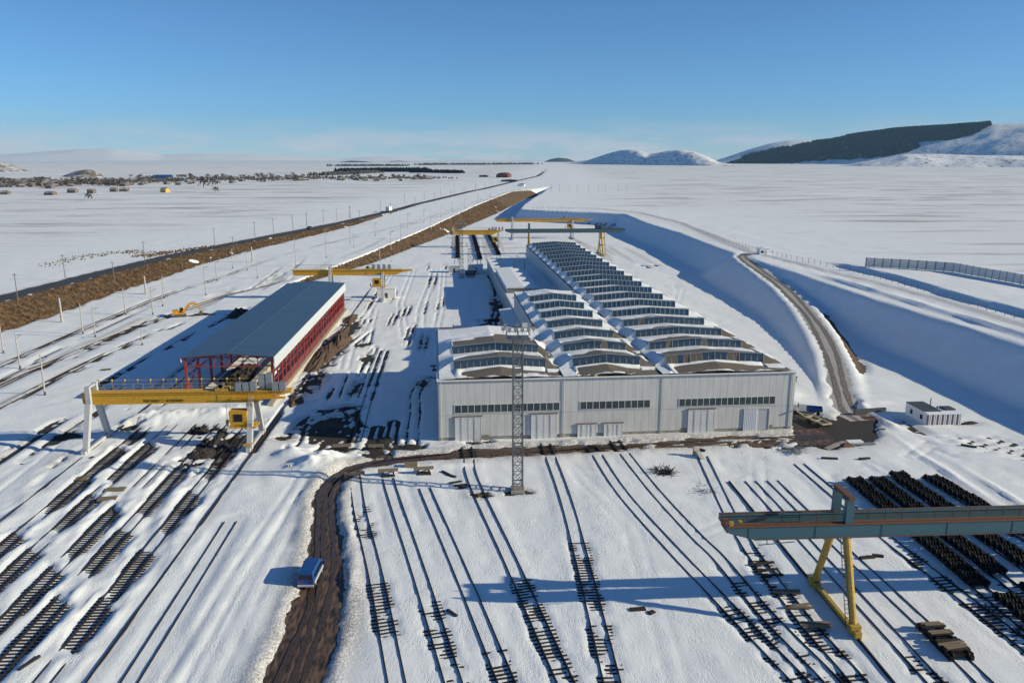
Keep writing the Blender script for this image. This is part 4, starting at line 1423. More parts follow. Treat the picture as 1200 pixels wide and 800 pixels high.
FROWS = [((-3.8, 366), (-5.2, 474), 'distant black wheelset in the leftmost row behind the lattice masts'), ((6.3, 360), (4.3, 483), 'distant black wheelset in the middle row behind the lattice masts'),
         ((15.6, 377), (13.4, 483), 'distant black wheelset in the row beside the shaded annex')]
stuffm = MB()
count = 0
for (a, b, lab) in FROWS:
    n = int(abs(b[1] - a[1]) / 1.02)
    for k in range(n + 1):
        x = a[0] + (b[0] - a[0]) * k / n + rnd.uniform(-.15, .15)
        y = a[1] + (b[1] - a[1]) * k / n
        if 8 < k < 80 and k % 27 == 0:
            continue
        if k < 54:
            o = link('wheelset', WFAR, None, None, (x, y, 0.82))
            tag(o, lab, 'wheelset', 'distant rows of wheelsets')
        else:
            stuffm.add([(v.co.x + x, v.co.y + y, v.co.z + 0.82) for v in WFAR.vertices], [tuple(p.vertices) for p in WFAR.polygons])
o = part('distant_wheelsets', stuffm, M['wheel'], None)
o['kind'] = 'stuff'

# ------------------------------------------------------------------ gantry cranes
TEXTM = M['dark']


def leg_pair(t, x, yc, spread, ztop, size, m, base_m, zbase=0.55, top_spread=0.9, box=True, ladder=False, tuck=0.0):
    for s in (-1, 1):
        mb = MB()
        a, b = (x, yc + s * spread, zbase), (x + tuck, yc + s * top_spread, ztop)
        if box:
            mb.bar(a, b, size, size, up=(1, 0, 0), w2=size * 1.15)
        else:
            mb.tube(a, b, size * 0.42, 12, size * 0.5)
            mb.tube((x, yc + s * spread, 0.3), a, size * 0.62, 12, size * 0.42)
        part('leg', mb, m, t)
        w = part('wheel_truck', MB().box(x - 0.32, x + 0.32, yc + s * spread - 1.0, yc + s * spread + 1.0, 0.3, 0.95).box(x - 0.5, x + 0.5, yc + s * spread - .45, yc + s * spread + .3, 0.6, 1.3), base_m, t)
        for dy in (-.6, .6):
            part('wheel', MB().tube((x - .14, yc + s * spread + dy, 0.5 + .22), (x + .14, yc + s * spread + dy, 0.72), 0.27, 10), M['dgrey'], w)
    part('sill_beam', MB().box(x - 0.2, x + 0.2, yc - spread + 1, yc + spread - 1, 0.45, 0.9), base_m, t)


def railing(t, x0, x1, y, z, h, m, step=1.6, name='railing'):
    mb = MB()
    n = max(2, int((x1 - x0) / step))
    for k in range(n + 1):
        x = x0 + (x1 - x0) * k / n
        mb.bar((x, y, z), (x, y, z + h), 0.05)
    for q in (0.5, 1.0):
        mb.bar((x0, y, z + h * q), (x1, y, z + h * q), 0.05)
    part(name, mb, m, t)


def ladder(t, p, q, m, w=0.5, name='ladder'):
    p, q = Vector(p), Vector(q)
    mb = MB()
    sd = Vector((1, 0, 0)) * w / 2
    mb.bar(p - sd, q - sd, .06).bar(p + sd, q + sd, .06)
    n = int((q - p).length / 0.4)
    for k in range(n):
        c = p.lerp(q, (k + .5) / n)
        mb.bar(c - sd, c + sd, .04)
    part(name, mb, m, t)


def yellow_crane(label, y, xa, xb, xl, xr, zb, zt, spread, detail=True, legm='grey', cab_dx=-1.6, group=None):
    t = thing('gantry_crane', label, 'gantry crane', ((xl + xr) / 2, y, 0), 0, group)
    ox, oy = (xl + xr) / 2, y
    L = lambda v: v - ox
    ya, yb = -0.8, 0.8
    a, b, l, r = L(xa), L(xb), L(xl), L(xr)
    g = MB().prism([(a, zb + .15), (a + .4, zb), (b - 5.2, zb), (b - 3.5, zb + .75), (b, zt - .35), (b, zt), (a, zt)], 'y', ya, yb)
    part('girder', g, M['yellow'], t)
    part('flange', MB().box(a - .05, b - 3, ya - 0.12, ya, zt - 0.30, zt - .22).box(a - .05, b - 3, ya - 0.12, yb + .12, zt, zt + .05), M['yellow'], t)
    part('flange', MB().box(a + .4, b - 5.2, ya - 0.12, yb + .12, zb - .06, zb), M['yellow'], t)
    for (x, sgn) in ((l, -1), (r, 1)):
        leg_pair(t, x, 0, spread, zb + 0.2, 0.75, M[legm], M['grey'] if legm == 'grey' else M['yellow2'], top_spread=1.5)
    for s in (-1, 1):                                   # posts beside the girder, tied above it
        part('leg_head', MB().box(l - 0.38, l + 0.38, s * 1.25 - .3, s * 1.25 + .3, zb, zt + 1.25), M['grey'], t)
    part('leg_tie', MB().box(l - 0.2, l + 0.2, -1.25, 1.25, zt + 0.9, zt + 1.2), M['grey'], t)
    for s in (-1, 1):
        part('leg_head', MB().box(r - 0.38, r + 0.38, s * 1.2 - .3, s * 1.2 + .3, zb - .2, zb + .9), M['grey'], t)
    part('walkway', MB().box(a + .8, b - .6, yb, yb + 1.0, zt - .5, zt - .42), M['yellow2'], t)
    railing(t, a + .8, b - 4, yb + 1.0, zt - .42, 1.15, M['yellow2'], 1.5)
    if detail:
        cable = MB().bar((a + 1.2, yb + 1.15, zt + 1.35), (r - 1, yb + 1.15, zt + 1.35), 0.06)
        part('festoon_rail', cable, M['yellow2'], t)
        n = 12
        for k in range(n):
            x = a + 1.6 + (r - 2.5 - a - 1.6) * k / (n - 1)
            part('cable_trolley', MB().ball((x, yb + 1.15, zt + 1.35), 0.2, 6, 4).bar((x, yb + 1.15, zt - .4), (x, yb + 1.15, zt + 1.3), 0.04), M['yellow2'], t)
        railing(t, r - 2.6, b - .8, ya - .9, zt - .9, 1.1, M['yellow2'], 1.2)
        part('walkway', MB().box(r - 3, b - .8, ya - 1.0, ya, zt - 1.05, zt - .95), M['yellow'], t)
    else:
        part('festoon_rail', MB().bar((a + 1.2, yb + 1.15, zt + 1.35), (r - 1, yb + 1.15, zt + 1.35), 0.08), M['dgrey'], t)
    nb = 7 if detail else 4
    for k in range(nb):
        x = r - 2.4 + k * 1.15 if detail else r - 3.5 + k * 1.7
        h = (1.5, 1.5, 1.6, 2.6, 2.7, 1.5, 1.5)[k] if detail else 1.6
        yy = -0.6 if (detail and k not in (3, 4)) else 0.3
        part('electrical_cabinet', MB().box(x, x + .95, yy - .45, yy + .45, zt - 0.0 if not detail or k in (3, 4) else zt - .02, zt + h - (.2 if detail else 0)), M['galv'], t)
    hx = r - 4.6
    tr = part('trolley', MB().box(hx - 1.0, hx + 1.0, -.9, .9, zt + .05, zt + .5).box(hx - .7, hx + .1, -.6, .5, zt + .5, zt + 1.05), M['yellow2'], t)
    part('hoist_drum', MB().tube((hx - .2, -.6, zt + .8), (hx - .2, .7, zt + .8), .38, 10), M['dgrey'], tr)
    part('hook', MB().bar((hx + .6, -1.1, zt), (hx + .6, -1.1, zb - 3.0), 0.05).box(hx + .4, hx + .8, -1.3, -.9, zb - 3.5, zb - 2.9).tube((hx + .6, -1.1, zb - 3.9), (hx + .6, -1.1, zb - 3.4), .12, 6), M['yellow2'], t)
    cx = r + cab_dx
    cab = part('cab', MB().hexa([(cx - 1.4, -2.9), (cx + 1.2, -2.9), (cx + 1.2, -.9), (cx - 1.4, -.9)], zb - 3.4, zb - 1.0, [(cx - 1.6, -2.9), (cx + 1.2, -2.9), (cx + 1.2, -.9), (cx - 1.6, -.9)]), M['yellow'], t)
    part('window', MB().box(cx - .8, cx + .5, -2.96, -2.9, zb - 2.6, zb - 1.4), M['dark'], cab)
    part('window', MB().box(cx - 1.62, cx - 1.56, -2.6, -1.2, zb - 2.7, zb - 1.3), M['dark'], cab)
    part('platform', MB().box(cx - 1.6, r + 1.0, -3.3, -.6, zb - 3.56, zb - 3.42), M['yellow'], t)
    part('hanger', MB().box(cx + .9, cx + 1.2, -1.6, -1.2, zb - 1.0, zb + .05), M['grey'], t)
    if detail:
        railing(t, cx + 1.3, r + 1.0, -3.3, zb - 3.42, 1.0, M['yellow2'], .7)
        ladder(t, (r + .1, -spread + 1.2, .8), (r + .1, -1.9, zt), M['yellow2'])
        part('step', MB().box(r - .8, r + .5, -spread - .9, -spread + .3, 1.35, 1.5), M['yellow2'], t)
    return t


G1 = yellow_crane('large yellow gantry crane with black lettering standing in front of the red shed', 124.5, -60.6, -28.2, -59.4, -34.4, 7.3, 9.05, 4.1)
# lettering on the girder (too blurred in the photograph to read with certainty)
tx = bpy.data.curves.new('lettering', 'FONT')
tx.body = "TREM-SARSVT  T  AKTSIONERM"
tx.size = 0.62
tx.extrude = 0.008
tx.materials.append(TEXTM)
_tmp = bpy.data.objects.new('lettering', tx)
COL.objects.link(_tmp)
_dg = bpy.context.evaluated_depsgraph_get()
_me = bpy.data.meshes.new_from_object(_tmp.evaluated_get(_dg))
bpy.data.objects.remove(_tmp)
to = link('lettering', _me, None, G1)
to.location = (-51.3 + 46.9, -0.83, 7.5)
to.rotation_euler = (math.pi / 2, 0, 0)
to.scale = (0.72, 1, 1)
yellow_crane('yellow gantry crane behind the far end of the red shed', 258, -55.6, -17.5, -43.8, -27.0, 8.5, 10.1, 4.0, False)
yellow_crane('distant yellow gantry crane behind the twin lattice masts', 414, -8.4, 19, -6.5, 16.8, 6.8, 8.9, 4.5, False)
yellow_crane('farthest pale yellow gantry crane before the shaded slope', 457, 17.2, 72.6, 26.4, 60.8, 10.0, 11.4, 6, False)


def blue_crane(label, yc, xa, xb, legs, zb, zt, gap, spread, detail=True):
    x0 = legs[0]
    t = thing('gantry_crane', label, 'gantry crane', (x0, yc, 0))
    a, b = xa - x0, xb - x0
    for s in (-1, 1):
        y = s * gap / 2
        g = part('girder', MB().prism([(a, zt - .6), (a + (2.4 if s < 0 else 1.2), zb), (b - 2, zb), (b, zt - .6), (b, zt), (a, zt)], 'y', y - .35, y + .35), M['craneblue'], t)
        part('flange', MB().box(a, b, y - .42, y + .42, zt, zt + .04).box(a + 2.5, b - 2, y - .45, y + .45, zb - .05, zb), M['rust' if s < 0 else 'craneblue'], t)
        part('trolley_rail', MB().box(a, b, y - .06 - s * .0, y + .06, zt + .04, zt + .16), M['rust'], t)
    part('walkway', MB().box(a + .6, b - .6, -gap / 2 + .36, -gap / 2 + 1.25, zt - .35, zt - .3), M['rust'], t)
    for e in (a + .35, b - .35):
        part('end_beam', MB().box(e - .3, e + .3, -gap / 2 + .36, gap / 2 - .36, zt - .9, zt - .15), M['rust'], t)
    if detail:
        railing(t, a + .6, b - .6, -gap / 2 + 1.25, zt - .3, 1.0, M['rust'], 1.7)
        part('bumper', MB().box(a + .1, a + .5, -gap / 2 - .1, -gap / 2 + .1, zt + .05, zt + .5).box(a + 1.3, a + 1.6, -gap / 2 + .5, -gap / 2 + .9, zt - .2, zt + .2), M['yellow2'], t)
        part('stay_pipe', MB().bar((a + 2.8, -gap / 2 - .8, zb - .35), (a + 6.5, -gap / 2 - .5, zb - .25), .07).bar((a + 3.7, -gap / 2 - .7, zb - .4), (a + 3.7, -gap / 2 - .6, zb + .1), .07), M['dgrey'], t)
        for k in range(9):
            x = a + 2 + (b - a - 4) * k / 8
            part('web_stiffener', MB().box(x - .04, x + .04, -gap / 2 - .39, -gap / 2 - .35, zb + .05, zt - .05), M['craneblue'], t)
    for i, lx in enumerate(legs):
        l = lx - x0
        leg_pair(t, l, 0, spread, zb - .1, 0.8, M['yellow2'], M['yellow2'], top_spread=gap / 2, box=False)
        for s in (-1, 1):
            part('portal_post', MB().bar((l, s * (gap / 2 + .0), zt + .05), (l, s * gap / 2, zt + 2.5), .75, .6), M['craneblue'], t)
        part('portal_beam', MB().box(l - .3, l + .3, -gap / 2 - .35, gap / 2 + .35, zt + 2.5, zt + 2.85), M['rust'], t)
        if detail:
            ladder(t, (l - .55, -spread + .1, .8), (l - .55, -gap / 2 - .3, zb), M['dgrey'], .4)
    return t


blue_crane('weathered blue double girder gantry crane on yellow tube legs near the wheelset rows', 71.2, 25.0, 82, (36.9, 72.5), 9.0, 10.3, 2.6, 4.5)
bd = blue_crane('distant dark blue gantry crane with yellow legs at the far end of the workshop', 378, 18.5, 75.5, (29.8, 64.2), 10.9, 12.4, 3.0, 7.5, False)
part('trolley_house', MB().box(31.5, 36.5, -1.2, 1.2, 12.5, 14.2).box(38, 39.6, -.8, .8, 12.5, 13.6), M['craneblue'], bd)
part('stair_tower', MB().bar((33.2, -6.6, .5), (33.2, -1.6, 10.8), .35).bar((35.6, -6.6, .5), (35.6, -1.6, 10.8), .35).box(33.0, 35.8, -4.4, -3.2, 5.0, 5.5).box(33.0, 35.8, -2.8, -1.6, 8.2, 8.7), M['yellow2'], bd)

# ------------------------------------------------------------------ lattice lighting masts
def lattice(mb_leg, mb_br, w0, w1, h, step, n4=True):
    c = [(-1, -1), (1, -1), (1, 1), (-1, 1)]
    wz = lambda z: (w0 + (w1 - w0) * z / h) / 2
    n = int(h / step)
    for k in range(n):
        za, zb = h * k / n, h * (k + 1) / n
        for i in range(4):
            p, q = c[i], c[(i + 1) % 4]
            a = (p[0] * wz(za), p[1] * wz(za), za); b = (q[0] * wz(zb), q[1] * wz(zb), zb)
            a2 = (q[0] * wz(za), q[1] * wz(za), za); b2 = (p[0] * wz(zb), p[1] * wz(zb), zb)
            mb_br.bar(a, b, .06).bar(a2, b2, .06)
            mb_br.bar((p[0] * wz(zb), p[1] * wz(zb), zb), b, .07 if k % 4 else .13)
    for i in range(4):
        mb = MB().bar((c[i][0] * wz(0), c[i][1] * wz(0), 0), (c[i][0] * wz(h), c[i][1] * wz(h), h), .15)
        mb_leg.append(mb)


def mast(label, loc, h, w, lamps=True, rz=0.0):
    t = thing('lighting_mast', label, 'lighting mast', loc, rz)
    legs, br = [], MB()
    lattice(legs, br, w, w * .92, h, w)
    for m in legs:
        part('leg', m, M['mast'], t)
    part('bracing', br, M['mast'], t)
    part('footing', MB().box(-w * .7, w * .7, -w * .7, w * .7, -.3, .45), M['concrete'], t)
    if lamps:
        part('platform', MB().box(-1.5, 1.5, -1.2, 1.2, h, h + .12), M['mast'], t)
        rl = MB()
        for z in (h + .6, h + 1.15):
            rl.bar((-1.5, -1.2, z), (1.5, -1.2, z), .06).bar((-1.5, 1.2, z), (1.5, 1.2, z), .06).bar((-1.5, -1.2, z), (-1.5, 1.2, z), .06).bar((1.5, -1.2, z), (1.5, 1.2, z), .06)
        for x in (-1.5, 0, 1.5):
            rl.bar((x, -1.2, h), (x, -1.2, h + 1.2), .06).bar((x, 1.2, h), (x, 1.2, h + 1.2), .06)
        part('railing', rl, M['mast'], t)
        for (x, y) in ((-2.0, -.9), (-1.2, -1.3), (-.4, -1.35), (.5, -1.35), (1.3, -1.3), (2.0, -.9), (-1.6, 1.2), (0, 1.4), (1.6, 1.2)):
            lp = part('floodlight', MB().box(x - .24, x + .24, y - .12, y + .12, h + 1.25, h + 1.68), M['galv'], t)
            part('bracket', MB().bar((x, y, h + .9), (x, y, h + 1.25), .07), M['mast'], lp)
        part('lightning_rod', MB().tube((0, 0, h), (0, 0, h + 2.6), .04, 5), M['mast'], t)
    return t


mast('tall grey lattice lighting mast rising in front of the workshop wall', (6.7, 103.0, 0.0), 21.8, 1.35)
mast('distant grey lattice mast with floodlights between the yard tracks', (-2.0, 306, 0), 19.5, 1.5)
t = mast('short open lattice stair tower beside the distant mast', (1.6, 306.5, 0), 11.2, 2.0, False)
for nm, lab, x, y, rx, ry, h, mt in (('snow_mound', None, 6.7, 102.6, 1.5, 1.3, .5, 'rsnow'),):
    pass


# ------------------------------------------------------------------ irregular heaps
def heap(name, label, cat, x, y, rx, ry, h, m, seed, n=18, rz=0.0, z=None, group=None, lumps=0.5):
    r = np.random.RandomState(seed)
    ring = 7
    mb = MB()
    vs, fs = [(0, 0, h)], []
    ph = r.rand(4) * 6.28
    for i in range(1, ring + 1):
        u = i / ring
        for k in range(n):
            a = 2 * math.pi * k / n
            rad = 1 + .18 * math.sin(2 * a + ph[0]) + .12 * math.sin(3 * a + ph[1]) + .08 * math.sin(5 * a + ph[2])
            zz = h * (1 - u ** 1.6) * (1 + lumps * (r.rand() - .5)) + (r.rand() - .5) * .18 * h * (i < ring)
            vs.append((rx * u * rad * math.cos(a) * (1 + .08 * (r.rand() - .5)), ry * u * rad * math.sin(a) * (1 + .08 * (r.rand() - .5)), zz if i < ring else -.25))
    for k in range(n):
        fs.append((0, 1 + k, 1 + (k + 1) % n))
    for i in range(ring - 1):
        for k in range(n):
            a0, a1 = 1 + i * n + k, 1 + i * n + (k + 1) % n
            fs.append((a0, a0 + n, a1 + n, a1))
    mb.add(vs, fs)
    zz = hz(x, y) if z is None else z
    return solid(name, mb, M[m], label, cat, (x, y, zz), rz, group)


heap('black_heap', 'flat black heap left of the yellow crane outer legs', 'heap', -66, 129.2, 2.6, 1.0, .7, 'black', 1)
heap('black_heap', 'rounded black heap in front of the red shed opening', 'heap', -45.4, 130.6, 1.9, 1.5, .8, 'black', 2)
heap('black_heap', 'small black heap just below the rounded one by the red shed', 'heap', -44.2, 126.8, .9, .8, .4, 'black', 3)
heap('black_heap', 'broad black heap under the yellow crane beside the cab', 'heap', -41.6, 119.6, 2.3, 2.8, .8, 'black', 4)
heap('black_heap', 'long black streak of spoil beside the crane hook', 'heap', -41.2, 128.0, .8, 5.2, .6, 'black', 5)
heap('black_heap', 'black spoil strip between the hook and the cab', 'heap', -38.9, 122.5, .9, 2.2, .5, 'black', 6)
heap('black_heap', 'little black heap beside the leftmost drifted track', 'heap', -57.8, 118.5, .8, 1.0, .5, 'black', 7)
heap('black_heap', 'black dump heap in the shed shadow beyond its roof edge', 'heap', -66.8, 233.5, 3.8, 5.5, 2.2, 'black', 8)
heap('earth_mound', 'long brown earth mound along the right wall of the red shed', 'earth mound', -33.4, 190, 2.4, 27, 1.2, 'earth', 9, 34)
heap('earth_mound', 'tall rounded brown earth mound halfway along the red shed', 'earth mound', -31.6, 196, 2.6, 8, 2.1, 'earth', 10, 26)
heap('earth_mound', 'dark brown mound at the near right corner of the red shed', 'earth mound', -32.6, 146, 1.6, 5.0, .9, 'earth', 11, 20)
heap('earth_mound', 'brown mound near the far right corner of the red shed', 'earth mound', -33.2, 226, 1.8, 9, 1.0, 'earth', 12, 20)
heap('earth_mound', 'dirty grey mound of rubble on the snow beside the crane legs', 'rubble heap', -26.5, 112.2, 1.8, 1.4, .9, 'gravel', 13)
heap('snow_heap', 'large white heap of shovelled snow at the bend of the mud road', 'snow heap', -22.8, 113.8, 2.6, 2.4, 1.5, 'rsnow', 14, 22)
heap('snow_heap', 'bright snow mound inside the near end of the red shed', 'snow heap', -40.3, 160, 2.2, 13, 1.5, 'rsnow', 15, 22, z=.2)
heap('dark_heap', 'dark heap deep inside the left half of the red shed', 'heap', -48, 165, 2.8, 12, 2.0, 'black', 16, z=.2)
heap('brush_pile', 'brown brush and root tangle beside the excavator', 'brush pile', -78, 236.5, 3.0, .8, .5, 'black', 17)
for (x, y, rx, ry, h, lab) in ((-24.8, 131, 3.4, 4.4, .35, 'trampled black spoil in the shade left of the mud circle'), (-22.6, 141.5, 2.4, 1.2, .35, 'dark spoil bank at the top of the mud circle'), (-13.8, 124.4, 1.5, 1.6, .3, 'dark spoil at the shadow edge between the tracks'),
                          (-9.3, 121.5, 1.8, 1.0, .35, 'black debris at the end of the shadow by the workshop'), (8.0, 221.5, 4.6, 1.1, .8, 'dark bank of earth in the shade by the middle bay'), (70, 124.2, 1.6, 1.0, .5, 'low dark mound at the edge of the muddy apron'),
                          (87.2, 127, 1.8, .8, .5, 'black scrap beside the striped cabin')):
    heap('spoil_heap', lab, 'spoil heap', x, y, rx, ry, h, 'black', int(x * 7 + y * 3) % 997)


def sticks(name, label, cat, x, y, r, n, m, seed, L=2.0, t=.06, h=.7):
    rr = random.Random(seed)
    mb = MB()
    for _ in range(n):
        a = Vector((rr.gauss(0, r * .5), rr.gauss(0, r * .5), rr.uniform(0, h * .5)))
        d = Vector((rr.uniform(-1, 1), rr.uniform(-1, 1), rr.uniform(-.1, .55))).normalized() * rr.uniform(.4, 1) * L
        mb.bar(a, a + d, t, t, w2=t * .4)
    o = solid(name, mb, M[m], label, cat, (x, y, rest(x, y)))
    return o


sticks('brush_pile', 'dark tangled pile of cut brushwood alone on the snow', 'brush pile', 28.4, 108.2, 1.5, 110, 'black', 3, 1.5, .08, .8)
sticks('brush_pile', 'thin scatter of twigs near the tip of the blue crane', 'brush pile', 32.6, 101.0, 1.5, 26, 'black', 4, 1.4, .05, .3)
sticks('wire_coil', 'grey loose coil of wire at the corner of the muddy apron', 'wire coil', 51.2, 114.8, 1.2, 120, 'galv', 5, 1.2, .06, 1.4)
sticks('scrap_pile', 'grey brown scrap on the snow below the small first buffer stops', 'scrap pile', 1.6, 101.6, 1.4, 30, 'plank', 6, 1.0, .12, .4)

# loose timber
def timber(label, x, y, L, w, h, rz, m='plank', z=None, name='timber_beam', group=None):
    return solid(name, MB().box(-L / 2, L / 2, -w / 2, w / 2, 0, h), M[m], label, 'timber', (x, y, rest(x, y) if z is None else z), rz, group)


for (x, y, lab, n) in ((33.0, 80.8, 'single dark sleeper lying across the track nearest the blue crane girder', 1), (33.3, 74.4, 'pair of brown sleepers lying together across the track', 2), (33.4, 71.5, 'two crossed brown sleepers lying on the track below the pair', 2),
                       (33.7, 68.2, 'thick stack of weathered planks lying across the track', 5)):
    t = thing('sleeper_stack', lab, 'timber stack', (x, y, .36), math.radians(rnd.uniform(-3, 6)))
    for k in range(n):
        part('beam', MB().box(-1.4, 1.4, -.14, .14, 0, .17), M['plank' if n > 1 else 'sleeper'], t, (rnd.uniform(-.2, .2), (k % 3 - 1 + .5 * (n == 2)) * .34, .175 * (k // 3)), (0, 0, rnd.uniform(-.06, .06) + (.16 if 'crossed' in lab and k else 0)))
t = thing('sleeper_stack', 'open rectangle of four dark sleepers lying across the track', 'timber stack', (33.1, 78.4, .36), 0.06)
for a in ((-1.25, 1.25, .5, .72), (-1.25, 1.25, -.72, -.5)):
    part('beam', MB().box(a[0], a[1], a[2], a[3], 0, .17), M['sleeper'], t)
for a in ((-1.2, -1.0, -.5, .5), (.95, 1.15, -.5, .5)):
    part('beam', MB().box(a[0], a[1], a[2], a[3], .0, .15), M['sleeper'], t)

STK = thing('plank_topped_stack', 'black stack of old bogie frames topped with pale planks', 'scrap stack', (44.7, 64.7, 0), 0.02)
for k in range(5):
    y = -2.3 + k * 1.15
    f = part('bogie_frame', MB().box(-1.25, 1.25, y - .22, y + .22, .55, .85).box(-1.15, -.8, y - .5, y + .5, .3, .75).box(.8, 1.15, y - .5, y + .5, .3, .75), M['wheel'], STK)
    for sx in (-.76, .76):
        part('wheel', MB().tube((sx - .07, y, .55), (sx + .07, y, .55), .47, 12), M['wheel'], f)
for k in range(4):
    y = -1.9 + k * 1.25
    part('crossbeam', MB().box(-1.2, 1.2, y - .2, y + .2, .86, 1.05), M['sleeper'], STK)
for (y, rz, L) in ((2.15, .02, 2.0), (1.85, .03, 1.9), (.75, .05, 2.3), (.45, .04, 2.0), (-1.2, .12, 2.7), (-1.5, .10, 2.3), (-1.8, .14, 2.2)):
    part('plank', MB().box(-L / 2, L / 2, -.13, .13, 1.06, 1.14), M['plank'], STK, (rnd.uniform(-.2, .25), y, rnd.uniform(0, .06)), (0, 0, rz))
timber('short black timber lying on clean snow left of the third buffer track', -2.9 + 1.0, 78.0 - 5.4, 1.6, .28, .2, -.9, 'sleeper')
timber('small black timber piece lying alone in the middle of the yard', 17.0, 72.2, 1.6, .6, .2, .1, 'sleeper')
timber('black stub of timber beside that middle timber piece', 18.3, 71.6, .7, .5, .2, .6, 'sleeper')
timber('short dark sleeper half buried near the lower left corner', -40.0, 66.2, 2.2, .28, .2, 1.2, 'sleeper')
timber('brown plank on the snow below the leftmost drifted track end', -48.8, 105.6, 2.6, 1.2, .25, .05, 'plank')
timber('second brown plank stack just below the first in the drifts', -48.6, 102.6, 2.4, 1.0, .25, .1, 'plank')
timber('pale weathered board lying on the buried track by the drifts', -55.6, 110.6, 1.6, 1.4, .2, .1, 'plank')
for (x, y, L, rz, lab) in ((45.6, 81.2, 1.8, .1, 'black block of scrap between the blue crane legs and the wheelsets'), (47.0, 81.5, 1.2, -.3, 'smaller black scrap block right beside the first'), (36.5, 116.5, 1.4, -.8, 'dark stake stub on the snow before the tall right door'),
                           (55.2, 112, 2.4, -.2, 'dark plank on the snow below the muddy apron'), (60.4, 111.4, 1.8, .1, 'second dark plank below the muddy apron'), (79.5, 115.5, 2.2, -.6, 'grey plank on the snow below the striped cabin'), (-78.5, 172, 2, .3, 'low dark block beside the railway field pole'),
                           (92, 105, 6, .02, 'long black beam lying by the tracks at the right edge')):
    timber(lab, x, y, L, .4, .3, rz, 'sleeper')


def buffer_stop(x, y, rz, label, w=2.9, h=1.15):
    t = thing('buffer_stop', label, 'buffer stop', (x, y, 0), rz, 'buffer stops')
    part('beam', MB().box(-w / 2, w / 2, -.18, .18, h - .2, h + .2), M['plank'], t)
    for sx in (-.76, .76):
        p = part('post', MB().box(sx - .12, sx + .12, -.1, .2, 0, h - .2).bar((sx, .2, h - .3), (sx, 1.9, .1), .16), M['sleeper'], t)
    part('ballast', MB().hexa([(-1.3, -.9), (1.3, -.9), (1.3, 1.2), (-1.3, 1.2)], 0, .35, [(-.9, -.3), (.9, -.3), (.9, .7), (-.9, .7)]), M['soil'], t)


buffer_stop(-16.4, 108.0, .12, 'weathered timber buffer stop nearest the mud road')
buffer_stop(-11.7, 108.9, .12, 'middle weathered timber buffer stop of the three')
buffer_stop(-6.6, 109.4, .12, 'timber buffer stop farthest from the mud road, by the debris')
buffer_stop(-19.9, 119.6, .05, 'dark buffer stop in the snow at the shadow edge by the mud road bend')
buffer_stop(-14.6, 119.8, .05, 'dark buffer stop at the shadow edge closer to the workshop', 2.4, .9)
buffer_stop(-6.6, 168, .05, 'small dark buffer stop standing beside the long shadow of the workshop', 3.0, 1.2)
t = thing('loading_ramp', 'small concrete ramp post casting a shadow before the tall right door', 'ramp', (35.4, 113.6, 0), .3)
part('ramp', MB().prism([(-1.4, 0), (.8, 0), (.8, 1.1), (.4, 1.1)], 'x', -.35, .35), M['concrete'], t)
part('post', MB().box(-.5, .5, .8, 1.1, 0, 1.7), M['concrete'], t)
timber('square brown crate lying behind the third buffer stop', -8.6, 111.8, 1.9, 1.0, .7, .05, 'plank', name='crate')
for k, (x, y, rz) in enumerate(((-3.4, 109.6, -.9), (-2.6, 108.6, -.7), (-1.9, 106.2, .3), (-1.2, 105.0, .2), (-.7, 104.2, .35))):
    timber(('dark plank of the debris trail below the third buffer stop, %s' % ('farthest', 'second farthest', 'middle', 'second nearest', 'nearest')[k]), x, y, 1.8, .35, .25, rz, 'sleeper')

# ------------------------------------------------------------------ the blue van
VAN = thing('van', 'blue delivery van driving away along the muddy road', 'van', (-17.45, 80.4, hz(-17.45, 80.4) + .03), math.radians(-4))
VAN.scale = (.94, .94, .94)
prof = [(-2.15, .45), (2.0, .45), (2.2, .7), (2.2, 1.0), (2.05, 1.35), (1.55, 1.95), (1.35, 2.08), (-1.85, 2.10), (-2.08, 1.95), (-2.2, 1.2), (-2.2, .6)]
body = MB()
for (xa, xb, ins) in ((-.97, -.9, .0), (-.9, .9, 0), (.9, .97, 0)):
    pass
n = len(prof)
secs = [(-.98, .10), (-.9, .0), (.9, .0), (.98, .10)]
vs, fs = [], []
for (x, ins) in secs:
    for (y, z) in prof:
        tumble = max(0, z - 1.15) * .14
        vs.append((x * (1 - tumble), y * (1 - ins * .25), .45 + (z - .45) * (1 - ins * .35) if z > 1.9 else z))
for i in range(3):
    for k in range(n):
        j = (k + 1) % n
        fs.append((i * n + k, (i + 1) * n + k, (i + 1) * n + j, i * n + j))
fs += [tuple(range(n)), tuple(range(3 * n, 4 * n))[::-1]]
body.add(vs, fs)
bo = part('body', body, M['vanblue'], VAN)
part('windscreen', MB().add([(-.78, 2.075, 1.36), (.78, 2.075, 1.36), (.72, 1.62, 1.9), (-.72, 1.62, 1.9), (-.78, 2.03, 1.36), (.78, 2.03, 1.36), (.72, 1.58, 1.9), (-.72, 1.58, 1.9)], [(0, 1, 2, 3), (7, 6, 5, 4), (0, 4, 5, 1), (2, 6, 7, 3), (1, 5, 6, 2), (3, 7, 4, 0)]), M['dark'], VAN)
